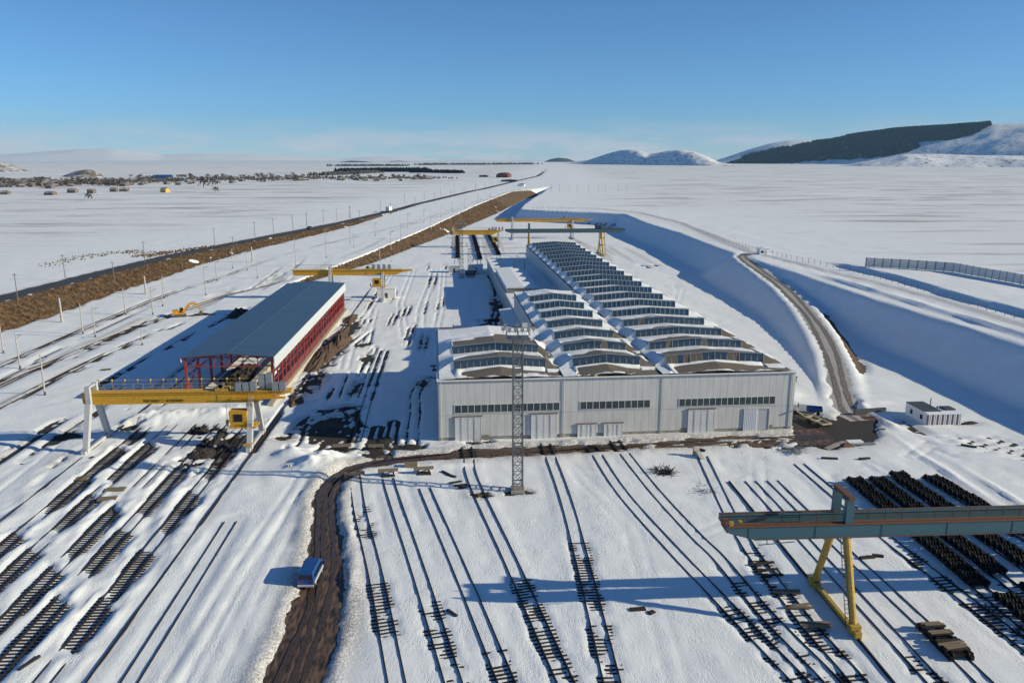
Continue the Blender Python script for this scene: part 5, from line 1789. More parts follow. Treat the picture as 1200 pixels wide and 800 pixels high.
for sx in (-1, 1):
    part('rear_window', MB().hexa([(sx * .12, -2.24), (sx * .72, -2.24), (sx * .72, -2.12), (sx * .12, -2.12)], 1.3, 1.78, [(sx * .12, -2.19), (sx * .68, -2.19), (sx * .68, -2.05), (sx * .12, -2.05)]), M['dark'], VAN)
    part('tail_light', MB().box(sx * .8 - .07, sx * .8 + .07, -2.24, -2.18, .8, 1.05), M['red'], VAN)
    for (y0, y1) in ((-1.7, -.75), (-.6, .4), (.55, 1.35)):
        part('side_window', MB().box(sx * .985 - .02, sx * .985 + .02 - sx * .02, y0, y1, 1.28, 1.72), M['dark'], VAN)
    part('side_stripe', MB().box(sx * .99 - .012, sx * .99 + .012, -2.0, 1.9, .62, .98), M['container'], VAN)
    for y in (-1.35, 1.4):
        w = part('wheel', MB().tube((sx * .72, y, .36), (sx * .98, y, .36), .36, 14), M['tyre'], VAN)
        part('hubcap', MB().tube((sx * .97, y, .36), (sx * .995, y, .36), .18, 10), M['galv'], w)
    part('mirror', MB().box(sx * 1.12 - .1, sx * 1.12 + .1, 1.45, 1.55, 1.25, 1.6), M['dark'], VAN)
part('bumper', MB().box(-.92, .92, -2.34, -2.2, .42, .62), M['frame'], VAN)
part('bumper', MB().box(-.92, .92, 2.2, 2.34, .42, .62), M['frame'], VAN)
part('roof_rail', MB().box(.72, .78, -1.7, 1.2, 2.08, 2.13), M['craneblue'], VAN)

# ------------------------------------------------------------------ excavator
EX = thing('excavator', 'yellow tracked excavator with its arm bent over the snow by the railway', 'excavator', (-83.2, 232.4, rest(-83.2, 232.4)), math.radians(20))
EX.scale = (.82, .82, .82)
for sy in (-1, 1):
    part('track', MB().prism([(-2.0, .25), (-1.7, 0), (1.7, 0), (2.0, .25), (2.0, .65), (1.7, .9), (-1.7, .9), (-2.0, .65)], 'y', sy * 1.2 - .3, sy * 1.2 + .3), M['dgrey'], EX)
part('deck', MB().hexa([(-2.5, -1.3), (1.4, -1.3), (1.4, 1.3), (-2.5, 1.3)], 1.0, 1.5), M['orange'], EX)
part('engine_cover', MB().hexa([(-2.6, -1.3), (-.4, -1.3), (-.4, 1.3), (-2.6, 1.3)], 1.5, 2.5, [(-2.4, -1.2), (-.5, -1.2), (-.5, 1.2), (-2.4, 1.2)]), M['orange'], EX)
cb = part('cab', MB().hexa([(-.3, .3), (1.4, .3), (1.4, 1.3), (-.3, 1.3)], 1.5, 3.1, [(-.2, .4), (1.0, .4), (1.0, 1.25), (-.2, 1.25)]), M['orange'], EX)
part('window', MB().box(.1, 1.1, .24, .3, 2.0, 2.9).box(1.28, 1.42, .45, 1.2, 2.0, 2.6), M['dark'], cb)
part('boom', MB().bar((.8, -.3, 1.6), (3.2, -.3, 4.4), .5, .7).bar((3.2, -.3, 4.4), (5.6, -.3, 4.3), .5, .7, w2=.4), M['orange'], EX)
part('dipper_arm', MB().bar((5.5, -.3, 4.5), (6.9, -.3, 1.6), .4, .55, w2=.3), M['orange'], EX)
part('bucket', MB().prism([(6.3, .2), (7.3, .3), (7.4, 1.5), (6.6, 1.5), (6.1, .8)], 'y', -.9, .3), M['dgrey'], EX)
part('hydraulic_ram', MB().tube((1.4, -.3, 1.6), (3.4, -.3, 3.8), .11, 6).tube((3.6, -.3, 4.9), (5.4, -.3, 5.0), .1, 6), M['galv'], EX)

# ------------------------------------------------------------------ right-hand corner: machines, cabin, scrap
CAB = thing('site_cabin', 'low striped metal site cabin with a slate roof at the foot of the slope', 'cabin', (78.7, 126.2, hz(78.7, 126.2)), math.radians(1.5))
part('wall', MB().box(0, 6.3, 0, .1, 0, 2.15), M['container'], CAB)
part('wall', MB().box(-.02, .08, .1, 6.4, 0, 2.4), M['white'], CAB)
part('wall', MB().box(6.2, 6.3, .1, 4.6, 0, 2.1), M['container'], CAB)
part('wall', MB().box(.1, 3.0, 6.3, 6.4, 0, 2.4), M['container'], CAB)
for k in range(21):
    part('wall_slat', MB().box(.1 + k * .3, .22 + k * .3, -.07, 0, .05, 2.1), M['white' if k % 3 else 'reddark'], CAB)
part('roof', MB().box(.0, 3.2, 1.0, 6.5, 2.35, 2.5), M['slate'], CAB)
part('roof_snow', MB().prism([(0, 2.16), (6.35, 2.12), (6.3, 2.28), (.1, 2.36)], 'y', -.05, 1.0), M['rsnow'], CAB)
part('roof_snow', MB().box(3.2, 6.3, 1.0, 4.6, 2.1, 2.28), M['rsnow'], CAB)
part('roof', MB().box(4.4, 6.2, 1.6, 3.6, 2.28, 2.5), M['slate'], CAB)
for (y0, y1) in ((1.2, 1.9), (4.2, 4.9)):
    part('window', MB().box(-.06, -.02, y0, y1, .9, 1.7), M['dark'], CAB)
part('chimney_pipe', MB().tube((2.6, 3.4, 2.4), (2.6, 3.4, 4.0), .08, 6).tube((3.0, 2.2, 2.3), (3.2, 2.2, 3.0), .1, 6), M['dgrey'], CAB)

tr = thing('loader', 'old olive brown tracked machine parked on the snow beside the ramp road', 'tracked vehicle', (64.6, 154.5, rest(64.6, 154.5)), math.radians(-58))
for sy in (-1, 1):
    part('track', MB().prism([(-2.4, .3), (-2.0, 0), (2.0, 0), (2.5, .4), (2.4, .9), (-2.3, .9)], 'y', sy * 1.15 - .28, sy * 1.15 + .28), M['dgrey'], tr)
part('hull', MB().hexa([(-2.5, -1.4), (2.3, -1.4), (2.3, 1.4), (-2.5, 1.4)], .8, 1.5, [(-2.2, -1.3), (2.7, -1.3), (2.7, 1.3), (-2.2, 1.3)]), M['olive'], tr)
part('superstructure', MB().hexa([(-1.6, -1.1), (1.2, -1.1), (1.2, 1.1), (-1.6, 1.1)], 1.5, 2.2, [(-1.3, -.95), (.9, -.95), (.9, .95), (-1.3, .95)]), M['olive'], tr)
part('blade', MB().bar((-2.6, 0, .8), (-4.4, .2, 1.7), .4, .3).box(-4.7, -4.3, -1.0, 1.2, 1.0, 2.2), M['dgrey'], tr)
w = thing('scrap_chassis', 'dark snow dusted vehicle chassis lying beyond the tracked machine', 'chassis', (63.6, 160.5, rest(63.6, 160.5)), math.radians(10))
part('frame', MB().box(-2.6, 2.6, -.9, -.7, .5, .75).box(-2.6, 2.6, .7, .9, .5, .75).box(-2.4, -2.1, -.7, .7, .5, .7).box(.4, .7, -.7, .7, .5, .7), M['dgrey'], w)
for (x, y) in ((-1.9, -1), (-1.9, 1), (1.8, -1), (1.8, 1)):
    part('wheel', MB().tube((x, y - .15, .45), (x, y + .15, .45), .45, 10), M['tyre'], w)
part('snow_cap', MB().box(-1.4, .2, -.7, .7, .76, .95), M['rsnow'], w)

pk = thing('pickup_truck', 'blue truck with a snow white cab roof parked behind the workshop corner', 'truck', (61.6, 134.6, hz(61, 135)), math.radians(-20))
pk.scale = (.72, .8, .8)
part('cab', MB().hexa([(-2.6, -1.05), (-.6, -1.05), (-.6, 1.05), (-2.6, 1.05)], .7, 2.3, [(-2.4, -.95), (-.8, -.95), (-.8, .95), (-2.4, .95)]), M['white'], pk)
part('windscreen', MB().box(-2.62, -2.5, -.85, .85, 1.5, 2.1), M['dark'], pk)
part('bonnet', MB().box(-4.0, -2.6, -.95, .95, .7, 1.45), M['white'], pk)
part('bed', MB().box(-.5, 3.2, -1.15, 1.15, .85, 1.0).box(-.5, 3.2, -1.15, -1.05, 1.0, 1.6).box(-.5, 3.2, 1.05, 1.15, 1.0, 1.6).box(3.1, 3.2, -1.05, 1.05, 1.0, 1.6), M['vanblue'], pk)
for x in (-3.2, 2.2):
    for y in (-.95, .95):
        part('wheel', MB().tube((x, y - .15, .45), (x, y + .15, .45), .45, 12), M['tyre'], pk)
tl = thing('trailer_frame', 'rusty cream trailer frame with drawbar beside the workshop corner', 'trailer', (60.6, 128.4, hz(60.6, 128.4)), math.radians(105))
part('frame', MB().box(-2.4, 2.2, -.95, -.8, .7, .95).box(-2.4, 2.2, .8, .95, .7, .95).box(-2.4, -2.2, -.8, .8, .7, .95).box(2.0, 2.2, -.8, .8, .7, .95).box(-.2, 0, -.8, .8, .7, .9), M['beam'], tl)
part('deck', MB().box(-2.2, -.2, -.8, .8, .6, .68).box(0, 2.0, -.8, .8, .6, .68), M['olive'], tl)
part('drawbar', MB().bar((2.2, -.8, .8), (5.2, 0, .6), .14).bar((2.2, .8, .8), (5.2, 0, .6), .14).bar((5.2, 0, .6), (7.5, 0, 1.2), .12), M['beam'], tl)
for x in (-1.2, 1.2):
    for y in (-1.1, 1.1):
        part('wheel', MB().tube((x, y - .13, .42), (x, y + .13, .42), .42, 12), M['tyre'], tl)
jk = thing('junk_pile', 'pile of pale sheets and an orange brown tarp at the edge of the mud', 'junk pile', (60.0, 116.9, hz(60, 117)), .05)
part('tarp', MB().hexa([(-1.0, -.8), (1.6, -.7), (1.4, .7), (-.8, .8)], 0, .8, [(-.3, -.3), (.8, -.3), (.7, .3), (-.2, .3)]), M['rust'], jk)
part('sheet', MB().bar((-3.4, -.4, .15), (.4, .9, .75), 1.0, .06), M['beam'], jk)
part('sheet', MB().bar((1.2, .6, .4), (5.2, .3, .5), 1.0, .07), M['galv'], jk)
part('beam', MB().bar((-3.2, -1.2, .12), (4.2, -.9, .2), .2).bar((.0, -1.7, .1), (5.6, -1.4, .15), .16), M['plank'], jk)
part('snow_cap', MB().box(.9, 3.4, .6, 1.6, .5, .75), M['rsnow'], jk)
rp = thing('timber_pile', 'rust brown boards on the snow left of the striped cabin', 'timber pile', (71.8, 131.2, rest(71.8, 131.2)), -.1)
for k in range(4):
    part('board', MB().box(-1.6, 1.6, -.16, .16, 0, .1), M['rust'], rp, (rnd.uniform(-.3, .3), k * .4 - .7, .05 * (k % 2)), (0, 0, rnd.uniform(-.15, .15)))
part('blade', MB().bar((-2.6, 1.6, .6), (3.6, 3.4, .5), .5, .9), M['dgrey'], rp)

# ------------------------------------------------------------------ gate hut, snow fence, post fence on the plateau
hut = thing('gate_hut', 'small white hut standing on the plateau at the top of the ramp road', 'hut', (117.1, 308, hz(117, 308)), 0.05)
part('wall', MB().box(-2.1, 2.1, -1.5, 1.5, -.4, 2.6), M['white'], hut)
part('roof', MB().prism([(-2.4, 2.6), (2.4, 2.6), (2.4, 2.75), (0, 3.1), (-2.4, 2.75)], 'y', -1.8, 1.8), M['rsnow'], hut)
part('door', MB().box(-.1, .8, -1.55, -1.5, -.2, 1.9), M['grey'], hut)
part('window', MB().box(-1.6, -.6, -1.56, -1.5, .9, 1.8), M['dark'], hut)

SF = thing('snow_fence', 'tall slatted snow fence of pale panels on dark posts across the field', 'snow fence', (0, 0, 0))
fl = [(134.3, 260.3), (145.7, 254.2), (156.5, 246.7), (161.2, 221.3), (166, 195), (170, 170)]
fp = dense(fl, 2.35)
for i, p in enumerate(fp):
    z = hsnow(*p)
    part('post', MB().bar((p[0], p[1], z - .4), (p[0] + .1, p[1] - .3, z + 3.1), .16), M['dgrey'], SF)
    if i < len(fp) - 1:
        q = fp[i + 1]
        z2 = hsnow(*q)
        pn = MB()
        for k in range(7):
            zz = .3 + k * .42
            pn.bar((p[0], p[1], z + zz), (q[0], q[1], z2 + zz), .05, .39)
        part('panel', pn, M['fence'], SF)
PF = thing('wire_fence', 'thin post and wire fence following the plateau road above the cutting', 'fence', (0, 0, 0))
pl = [(128.3, 120), (128.8, 173.7), (129.3, 208.7), (128.2, 255.8), (121, 290), (117.5, 318), (116.3, 352.5), (121.7, 463.4), (117.2, 546), (98, 585), (62, 603), (47, 606)]
pp = dense(pl, 3.2)
POSTM = MB().bar((0, 0, -.3), (0, 0, 1.75), .11).mesh('post')
POSTM.materials.append(M['wood'])
wires = MB()
for i, p in enumerate(pp):
    link('post', POSTM, None, PF, (p[0], p[1], hsnow(*p)), (rnd.uniform(-.06, .06), rnd.uniform(-.06, .06), 0))
    if i < len(pp) - 1:
        q = pp[i + 1]
        for zz in (.6, 1.1, 1.6):
            wires.bar((p[0], p[1], hsnow(*p) + zz), (q[0], q[1], hsnow(*q) + zz), .02)
part('wire', wires, M['dgrey'], PF)

# ------------------------------------------------------------------ poles along the railway and the highway
POLE = MB().tube((0, 0, -.5), (0, 0, 8.4), .17, 8, .11).mesh('pole')
fix_normals(POLE)
POLE.materials.append(M['pole'])
ARM = MB().bar((0, 0, 7.8), (1.6, 0, 8.0), .08).bar((0, 0, 6.9), (1.2, 0, 7.9), .05).mesh('bracket')
ARM.materials.append(M['dgrey'])
RING = MB().tube((0, 0, -.4), (0, 0, .9), .22, 8).mesh('footing')
fix_normals(RING)
RING.materials.append(M['dgrey'])
pproto = None


def rail_pole(x, y, label, h=8.5, thick=1.0, lean=0.0, group='slim concrete poles along the railway', arm=True):
    t = thing('railway_pole', label, 'pole', (x, y, hz(x, y)), rnd.uniform(-.2, .2), group)
    p = link('shaft', POLE, None, t)
    p.scale = (thick, thick, h / 8.4)
    if arm:
        a = link('bracket', ARM, None, t)
        a.scale = (1, 1, h / 8.4)
    link('footing', RING, None, t)
    t.rotation_euler = (rnd.uniform(-.012, .012), lean + rnd.uniform(-.015, .01), t.rotation_euler[2])
    return t


for i, (px, py, lab) in enumerate(((53, 464, 'slim concrete pole with dark foot nearest the yellow crane'), (24, 433, 'slim concrete pole left of the dark footed one'), (4.4, 415, 'slim concrete pole at the left picture edge'),
                                   (112, 396, 'slim concrete pole in front of the near thick stub pole'), (97.4, 392.4, 'slim concrete pole closest to the near thick stub pole'), (179.4, 370, 'slim concrete pole in front of the second thick stub pole'),
                                   (147.6, 370, 'slim concrete pole between the two thick stub poles'), (167, 406, 'short thin pole beside the shadow of the red shed'), (191, 360.6, 'thin pole just right of the second thick stub pole'))):
    p = at(px, py)
    rail_pole(p.x, p.y, lab, 4.2 if 'short' in lab or 'thin pole just' in lab else 8.3, .8 if 'thin' in lab else 1.0)
for (px, py, h, z, lab) in ((73, 378.6, 7.2, 0, 'thick white concrete stub pole nearest the camera by the grass bank'), (171.4, 347, 6.4, .2, 'thick white concrete stub pole second along the grass bank'), (296, 308.7, 6.8, 2.0, 'thick white concrete stub pole farthest along the grass bank')):
    p = at(px, py, z)
    rail_pole(p.x, p.y, lab, h, 2.2, 0, 'thick stub poles', False)
for (px, py, z, h) in ((192.4, 352, 0, 7.6), (241.6, 348, .3, 10.5), (254.4, 331, .6, 7.6), (273, 317, 1.2, 8.2), (290, 319, 1.2, 8.2), (302, 328, .8, 7.0), (347, 314, 1.6, 12), (382.6, 303, 2.6, 12), (410.6, 285, 3.5, 7.8), (415, 291.6, 3.2, 7),
                       (440, 277, 4.2, 8), (458, 291, 3.0, 10), (445, 300, 2.6, 6), (478, 268, 5, 9), (497, 262, 5.2, 9), (517, 255, 6, 8), (470, 281, 4, 9), (505, 268, 5, 9), (533, 284, 3.0, 9), (530, 250, 6.5, 8), (545, 245, 7, 8), (560, 239, 7.4, 8), (575, 233, 7.8, 8)):
    p = at(px, py, z)
    rail_pole(p.x, p.y, 'slim pale pole standing in the far part of the snowy railway field', h, 1.0, 0, 'far railway field poles')
UT = MB().tube((0, 0, -.5), (0, 0, 8.2), .14, 6, .09).bar((-.8, 0, 7.7), (.8, 0, 7.7), .1).mesh('utility_pole')
fix_normals(UT)
UT.materials.append(M['wood'])
hw_pts = dense([(a[0], a[1]) for a in HWY[:10]], 1)
acc = 0
_last = None
for (px, py, z) in ((21, 352.4, 5), (77, 328, 5), (133.6, 324, 5.5), (170, 310, 5), (213, 305.5, 5.4), (252, 288.5, 5.2), (273.5, 292, 5.6), (299, 280, 5.2), (321, 275, 5.4), (343.7, 271.5, 5.8), (360, 266, 5.8), (379, 262, 6), (395, 259, 6.2), (409.6, 256.6, 6.4)):
    p = at(px, py, z)
    o = link('utility_pole', UT, None, None, (p.x, p.y, hz(p.x, p.y)), (0, rnd.uniform(-.03, .01), -.2))
    tag(o, 'thin wooden utility pole standing along the dark highway', 'pole', 'utility poles along the highway')
    if _last is not None:
        pass
    _last = p
for k in range(34):
    y = 470 + k * 34
    x = float(np.interp(y, [h[1] for h in HWY], [h[0] for h in HWY])) + (8 if k % 2 else -9)
    o = link('utility_pole', UT, None, None, (x, y, hz(x, y)), (0, 0, -.3))
    tag(o, 'thin wooden utility pole far away along the highway towards the horizon', 'pole', 'distant utility poles along the highway')
for k in range(9):
    x, y = 98 + k * 11 + rnd.uniform(-2, 2), 930 + rnd.uniform(-10, 10)
    o = link('utility_pole', UT, None, None, (x, y, hz(x, y)), (0, 0, .5))
    tag(o, 'small dark pole in a distant row on the open right hand plain', 'pole', 'pole row on the right plain')

# vehicles on the highway
def road_car(name, label, cat, px, py, L, w, h, m, truck=False):
    p = at(px, py, 7)
    y = p.y
    x = float(np.interp(y, [q[1] for q in HWY], [q[0] for q in HWY])) + 1.5
    t = thing(name, label, cat, (x, y, hz(x, y) + .04), math.radians(-13 if truck else -16))
    if truck:
        part('box', MB().box(-w / 2, w / 2, -L / 2, L / 2 - 2.2, .9, h), M[m], t)
        part('cab', MB().box(-w / 2 + .1, w / 2 - .1, L / 2 - 2.0, L / 2, .6, h - .8), M['dgrey'], t)
    else:
        part('body', MB().box(-w / 2, w / 2, -L / 2, L / 2, .35, .95), M[m], t)
        part('cabin', MB().hexa([(-w / 2 + .05, -L / 2 + .5), (w / 2 - .05, -L / 2 + .5), (w / 2 - .05, L / 2 - 1.2), (-w / 2 + .05, L / 2 - 1.2)], .95, h, [(-w / 2 + .2, -L / 2 + 1), (w / 2 - .2, -L / 2 + 1), (w / 2 - .2, L / 2 - 1.9), (-w / 2 + .2, L / 2 - 1.9)]), M['dark'], t)
    for y in (-L * .32, L * .32):
        for s in (-1, 1):
            part('wheel', MB().tube((s * w / 2 - .12, y, .4), (s * w / 2 + .12, y, .4), .4, 10), M['tyre'], t)


road_car('truck', 'white box truck on the far highway', 'truck', 468, 248.5, 9.5, 2.6, 3.8, 'white', True)
road_car('car', 'dark car on the highway nearer than the white truck', 'car', 364, 268, 4.6, 1.9, 1.6, 'slate')

# small cabins in the far yard
for (x, y, w, d, h, lab, mt) in ((-5.0, 321, 4.4, 3.5, 3.0, 'grey site cabin left of the distant lattice mast', 'grey'), (3.6, 323, 6, 4, 2.8, 'white site cabin right of the distant stair tower', 'white'), (1.5, 312, 4, 2.4, 2.4, 'dark equipment kiosk at the foot of the stair tower', 'dgrey'),
                              (-26.5, 262, 6, 3, 3.4, 'white cabin on the second yellow crane platform side', 'white'), (18, 505, 4, 3, 3.4, 'small white cabin far behind the yellow cranes', 'white')):
    t = thing('site_cabin', lab, 'cabin', (x, y, hz(x, y)), .03)
    part('wall', MB().box(-w / 2, w / 2, -d / 2, d / 2, 0, h), M[mt], t)
    part('roof', MB().box(-w / 2 - .15, w / 2 + .15, -d / 2 - .15, d / 2 + .15, h, h + .25), M['rsnow'], t)
    part('door', MB().box(-.4, .5, -d / 2 - .04, -d / 2, .1, 2.0), M['dgrey'], t)

# ------------------------------------------------------------------ hills and mountains
def hill_material(name, snow_c, rock_c, lo, hi, scale):
    m = mat(name, snow_c, 0.85, 0, scale, bump=0.5, col2=rock_c, lo=lo, hi=hi, stretch=(1, 1, 2.2), spec=0.15)
    return m


M['hill'] = hill_material('snowy_hillside', (0.79, 0.82, 0.85), (0.2, 0.16, 0.13), 0.53, 0.66, 0.009)
M['hillb'] = hill_material('scrubby_hillside', (0.72, 0.72, 0.73), (0.17, 0.135, 0.11), 0.40, 0.55, 0.012)
M['far'] = hill_material('far_snow_range', (0.80, 0.81, 0.84), (0.5, 0.47, 0.45), 0.6, 0.8, 0.0012)
M['farforest'] = mat('far_wooded_hill', (0.03, 0.04, 0.045), 0.95, 0.4, 0.006, col2=(0.06, 0.065, 0.07))


def hill(name, prof, D, depth, m, seed, rough=0.12, skew=1.0, turn=0.0, nx=150, nr=60):
    """relief whose skyline, seen from the survey point, follows the profile; real ground extent of +-depth about distance D"""
    px = np.linspace(prof[0][0], prof[-1][0], nx)
    top = np.interp(px, [p[0] for p in prof], [p[1] for p in prof])
    k = np.hanning(7); k /= k.sum()
    top = np.convolve(np.pad(top, 3, 'edge'), k, 'valid')
    rr = np.linspace(-1, 1, nr)
    X, Y, Z = np.zeros((nr, nx)), np.zeros((nr, nx)), np.zeros((nr, nx))
    for j, u in enumerate(rr):
        for i in range(nx):
            Dc = D + turn * (px[i] - (px[0] + px[-1]) / 2)
            F = Dc + u * depth
            pt = along(px[i], top[i], F)
            X[j, i], Y[j, i] = pt.x, pt.y
            crest = along(px[i], top[i], Dc).z
            Z[j, i] = crest
    bell = np.cos(rr * math.pi / 2)[:, None] ** (1.3 * skew)
    nzv = fbm(X / (depth * .5), Y / (depth * .5), seed, 6) - .5
    rid = 1 - np.abs(2 * fbm(X / (depth * .6), Y / (depth * .35), seed + 9, 5) - 1)
    base = -30.0
    hgt = (Z - base)
    Z2 = base + hgt * np.clip(bell * (1 + (rough * 2.2 * nzv + rough * (rid - .7)) * (1 - bell ** 3)), 0, 1.0)
    o = structure(name, grid_mesh(name, X, Y, Z2), m)
    return X, Y, Z2


hill('hill', [(640, 193), (665, 191.5), (690, 187.5), (712, 180), (728, 176), (738, 175.2), (748, 176), (760, 180), (772, 179), (784, 176.5), (797, 175.5), (812, 177.5), (828, 183), (842, 190), (860, 193), (880, 194)], 5200, 520, M['hill'], 3, 0.35, turn=-9.0)
RX, RY, RZ = hill('mountain', [(800, 195), (830, 191), (850, 184.5), (880, 174.5), (905, 167.5), (925, 164.5), (945, 164.2), (965, 165), (1000, 160), (1050, 153.5), (1100, 150.5), (1150, 147.3), (1165, 145.5), (1200, 144), (1260, 141), (1330, 139), (1420, 146)], 6000, 1250, M['hill'], 21, 0.2, 0.8, turn=-5.0, nx=260, nr=90)
hill('foothill', [(990, 193), (1030, 186), (1060, 180.5), (1100, 180.5), (1140, 182), (1200, 182.5), (1300, 178), (1400, 186)], 3900, 420, M['hill'], 33, 0.3, turn=-1.5)
hill('hill', [(48, 214), (66, 209), (82, 203), (92, 199.5), (103, 198.2), (112, 200.5), (122, 206), (134, 211), (146, 215)], 1750, 170, M['hillb'], 41, 0.25, nx=90)
hill('hill', [(-120, 196), (-60, 186), (-30, 186.5), (0, 189.5), (14, 193), (28, 198), (46, 202.5), (62, 206)], 2500, 350, M['hillb'], 47, 0.3, nx=90)
hill('mountain_range', [(-200, 184), (-60, 183), (0, 181.5), (50, 178), (90, 175), (130, 174), (165, 178), (190, 181), (240, 180), (300, 180.5), (350, 183), (400, 186), (440, 183.5), (470, 184), (520, 187), (560, 186.5), (610, 188), (660, 188), (700, 190)], 15500, 2600, M['far'], 55, 0.25, nx=240)
hill('wooded_hill', [(385, 194), (398, 190), (412, 188.3), (425, 189), (440, 190.5), (458, 194)], 8200, 500, M['farforest'], 61, 0.2, nx=60, nr=24)
hill('wooded_hill', [(446, 193), (458, 189), (468, 188), (478, 189.5), (490, 193)], 9000, 500, M['hillb'], 63, 0.3, nx=60, nr=24)
hill('wooded_hill', [(634, 191), (645, 186.5), (655, 184.8), (666, 186), (678, 191)], 9500, 500, M['farforest'], 65, 0.2, nx=60, nr=24)

# pine forest clothing the right-hand mountain: a canopy of ragged tops above its slope
FP = [(846, 196), (862, 190), (882, 182), (905, 176.5), (928, 172.5), (955, 168.5), (985, 164), (1005, 158), (1050, 152), (1100, 149), (1150, 146), (1162, 146.5), (1150, 154), (1136, 160), (1110, 164.5), (1085, 166), (1070, 168), (1078, 172.5), (1066, 177.5), (1048, 182), (1020, 185.5), (985, 187.5), (930, 190.5), (880, 196)]
FH = [[(1040, 164), (1062, 163), (1068, 166), (1048, 166.5)], [(1030, 179.5), (1040, 178.3), (1042, 180.2), (1033, 181.5)]]
fine_k = 2
RXf = np.repeat(np.repeat(RX, 1, 0), 1, 1)
rows = np.arange(0, (RX.shape[0] + 1) // 2 + 2)
sxg = np.linspace(0, RX.shape[1] - 1, 1100)
srg = np.linspace(0, RX.shape[0] * .56, 320)


def _bil(A):
    i0 = np.clip(np.floor(sxg).astype(int), 0, A.shape[1] - 2); u = (sxg - i0)[None, :]
    j0 = np.clip(np.floor(srg).astype(int), 0, A.shape[0] - 2); v = (srg - j0)[:, None]
    a, b = A[np.ix_(j0, i0)], A[np.ix_(j0, i0 + 1)]
    c, d = A[np.ix_(j0 + 1, i0)], A[np.ix_(j0 + 1, i0 + 1)]
    return (a * (1 - u) + b * u) * (1 - v) + (c * (1 - u) + d * u) * v


FX, FY, FZ = _bil(RX), _bil(RY), _bil(RZ)
_r = FX * _ct - FY * _st
_F = FX * _st + FY * _ct
_U = FZ - H_
_zc = _F * _cp - _U * _sp
PXF, PYF = 600 + f_ * _r / _zc, 400 - f_ * (_F * _sp + _U * _cp) / _zc
jx = (fbm(FX / 60, FY / 60, 12, 4) - .5)
inside = inpoly(PXF + 8 * jx, PYF + 3.0 * (fbm(FX / 90, FY / 90, 14, 4) - .5), FP)
for hp in FH:
    inside &= ~inpoly(PXF + 6 * jx, PYF + 2 * jx, hp)
rs = np.random.RandomState(5)
inside &= fbm(FX / 45, FY / 45, 301, 3) > .27
FZ2 = FZ + 5 + 24 * rs.rand(*FZ.shape) ** 1.5
idx = np.arange(FZ.size).reshape(FZ.shape)
qm = inside[:-1, :-1] & inside[1:, 1:] & inside[:-1, 1:] & inside[1:, :-1]
edge = np.zeros_like(inside)
edge[1:-1, 1:-1] = inside[1:-1, 1:-1] & ~(inside[:-2, 1:-1] & inside[2:, 1:-1] & inside[1:-1, :-2] & inside[1:-1, 2:])
FZ2 = np.where(edge, FZ - 2, FZ2)
q = np.stack([idx[:-1, :-1], idx[:-1, 1:], idx[1:, 1:], idx[1:, :-1]], -1)[qm]
used = np.unique(q)
remap = -np.ones(FZ.size, int)
remap[used] = np.arange(len(used))
me = bpy.data.meshes.new('pine_forest')
co = np.stack([FX, FY, FZ2], -1).reshape(-1, 3)[used].astype(np.float32)
me.vertices.add(len(co)); me.vertices.foreach_set('co', co.ravel())
qq = remap[q].astype(np.int32)
me.loops.add(qq.size); me.loops.foreach_set('vertex_index', qq.ravel())
me.polygons.add(len(qq)); me.polygons.foreach_set('loop_start', np.arange(0, qq.size, 4, dtype=np.int32))
me.update(calc_edges=True)
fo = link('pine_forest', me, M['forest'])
fo['kind'] = 'stuff'


# shelter belts: ragged rows of trees far out on the plain
def belt(name, pts, width, h, count, m, seed):
    r = random.Random(seed)
    mb = MB()
    for _ in range(count):
        i = r.randrange(len(pts) - 1)
        u = r.random()
        a, b = pts[i], pts[i + 1]
        x = a.x + (b.x - a.x) * u + r.uniform(-width, width)
        y = a.y + (b.y - a.y) * u + r.uniform(-width, width)
        z = hz(x, y)
        hh, w = h * r.uniform(.6, 1.1), h * r.uniform(.25, .45)
        vs = [(x + w * math.cos(t), y + w * math.sin(t), z + hh * .1) for t in (0, 1.57, 3.14, 4.71)] + [(x + w * .7 * math.cos(t + .6), y + w * .7 * math.sin(t + .6), z + hh * .6) for t in (0, 1.57, 3.14, 4.71)] + [(x, y, z + hh)]
        fs = [(k, (k + 1) % 4, 4 + (k + 1) % 4, 4 + k) for k in range(4)] + [(4 + k, 4 + (k + 1) % 4, 8) for k in range(4)]
        mb.add(vs, fs)
    o = part(name, mb, m, None)
    o['kind'] = 'stuff'


belt('shelter_belt', [at(368, 207, 6), at(415, 205, 6), at(440, 204, 6)], 22, 9, 420, M['twig'], 3)
belt('shelter_belt', [at(408, 202.6, 6), at(450, 202.2, 6), at(490, 202.3, 6)], 40, 13, 650, M['forest'], 4)
belt('shelter_belt', [at(488, 203.5, 6), at(510, 203.6, 6), at(536, 204.2, 6)], 18, 10, 300, M['forest'], 5)
belt('shelter_belt', [at(490, 194.2, 6), at(560, 193.6, 6), at(628, 193.2, 6)], 60, 14, 400, M['farforest'], 6)
belt('shelter_belt', [at(395, 195.6, 6), at(440, 195.3, 6), at(470, 195.2, 6)], 60, 12, 260, M['farforest'], 7)
belt('scrub_patch', [at(60, 312, 5), at(105, 301, 5), at(150, 296, 5), at(190, 300, 5)], 6, .9, 260, M['tuft'], 8)
belt('scrub_patch', [at(165, 302, 5), at(205, 297, 5), at(245, 292, 5)], 5, 1.0, 260, M['tuft'], 9)

# ------------------------------------------------------------------ the village on the left plain
vr = random.Random(11)


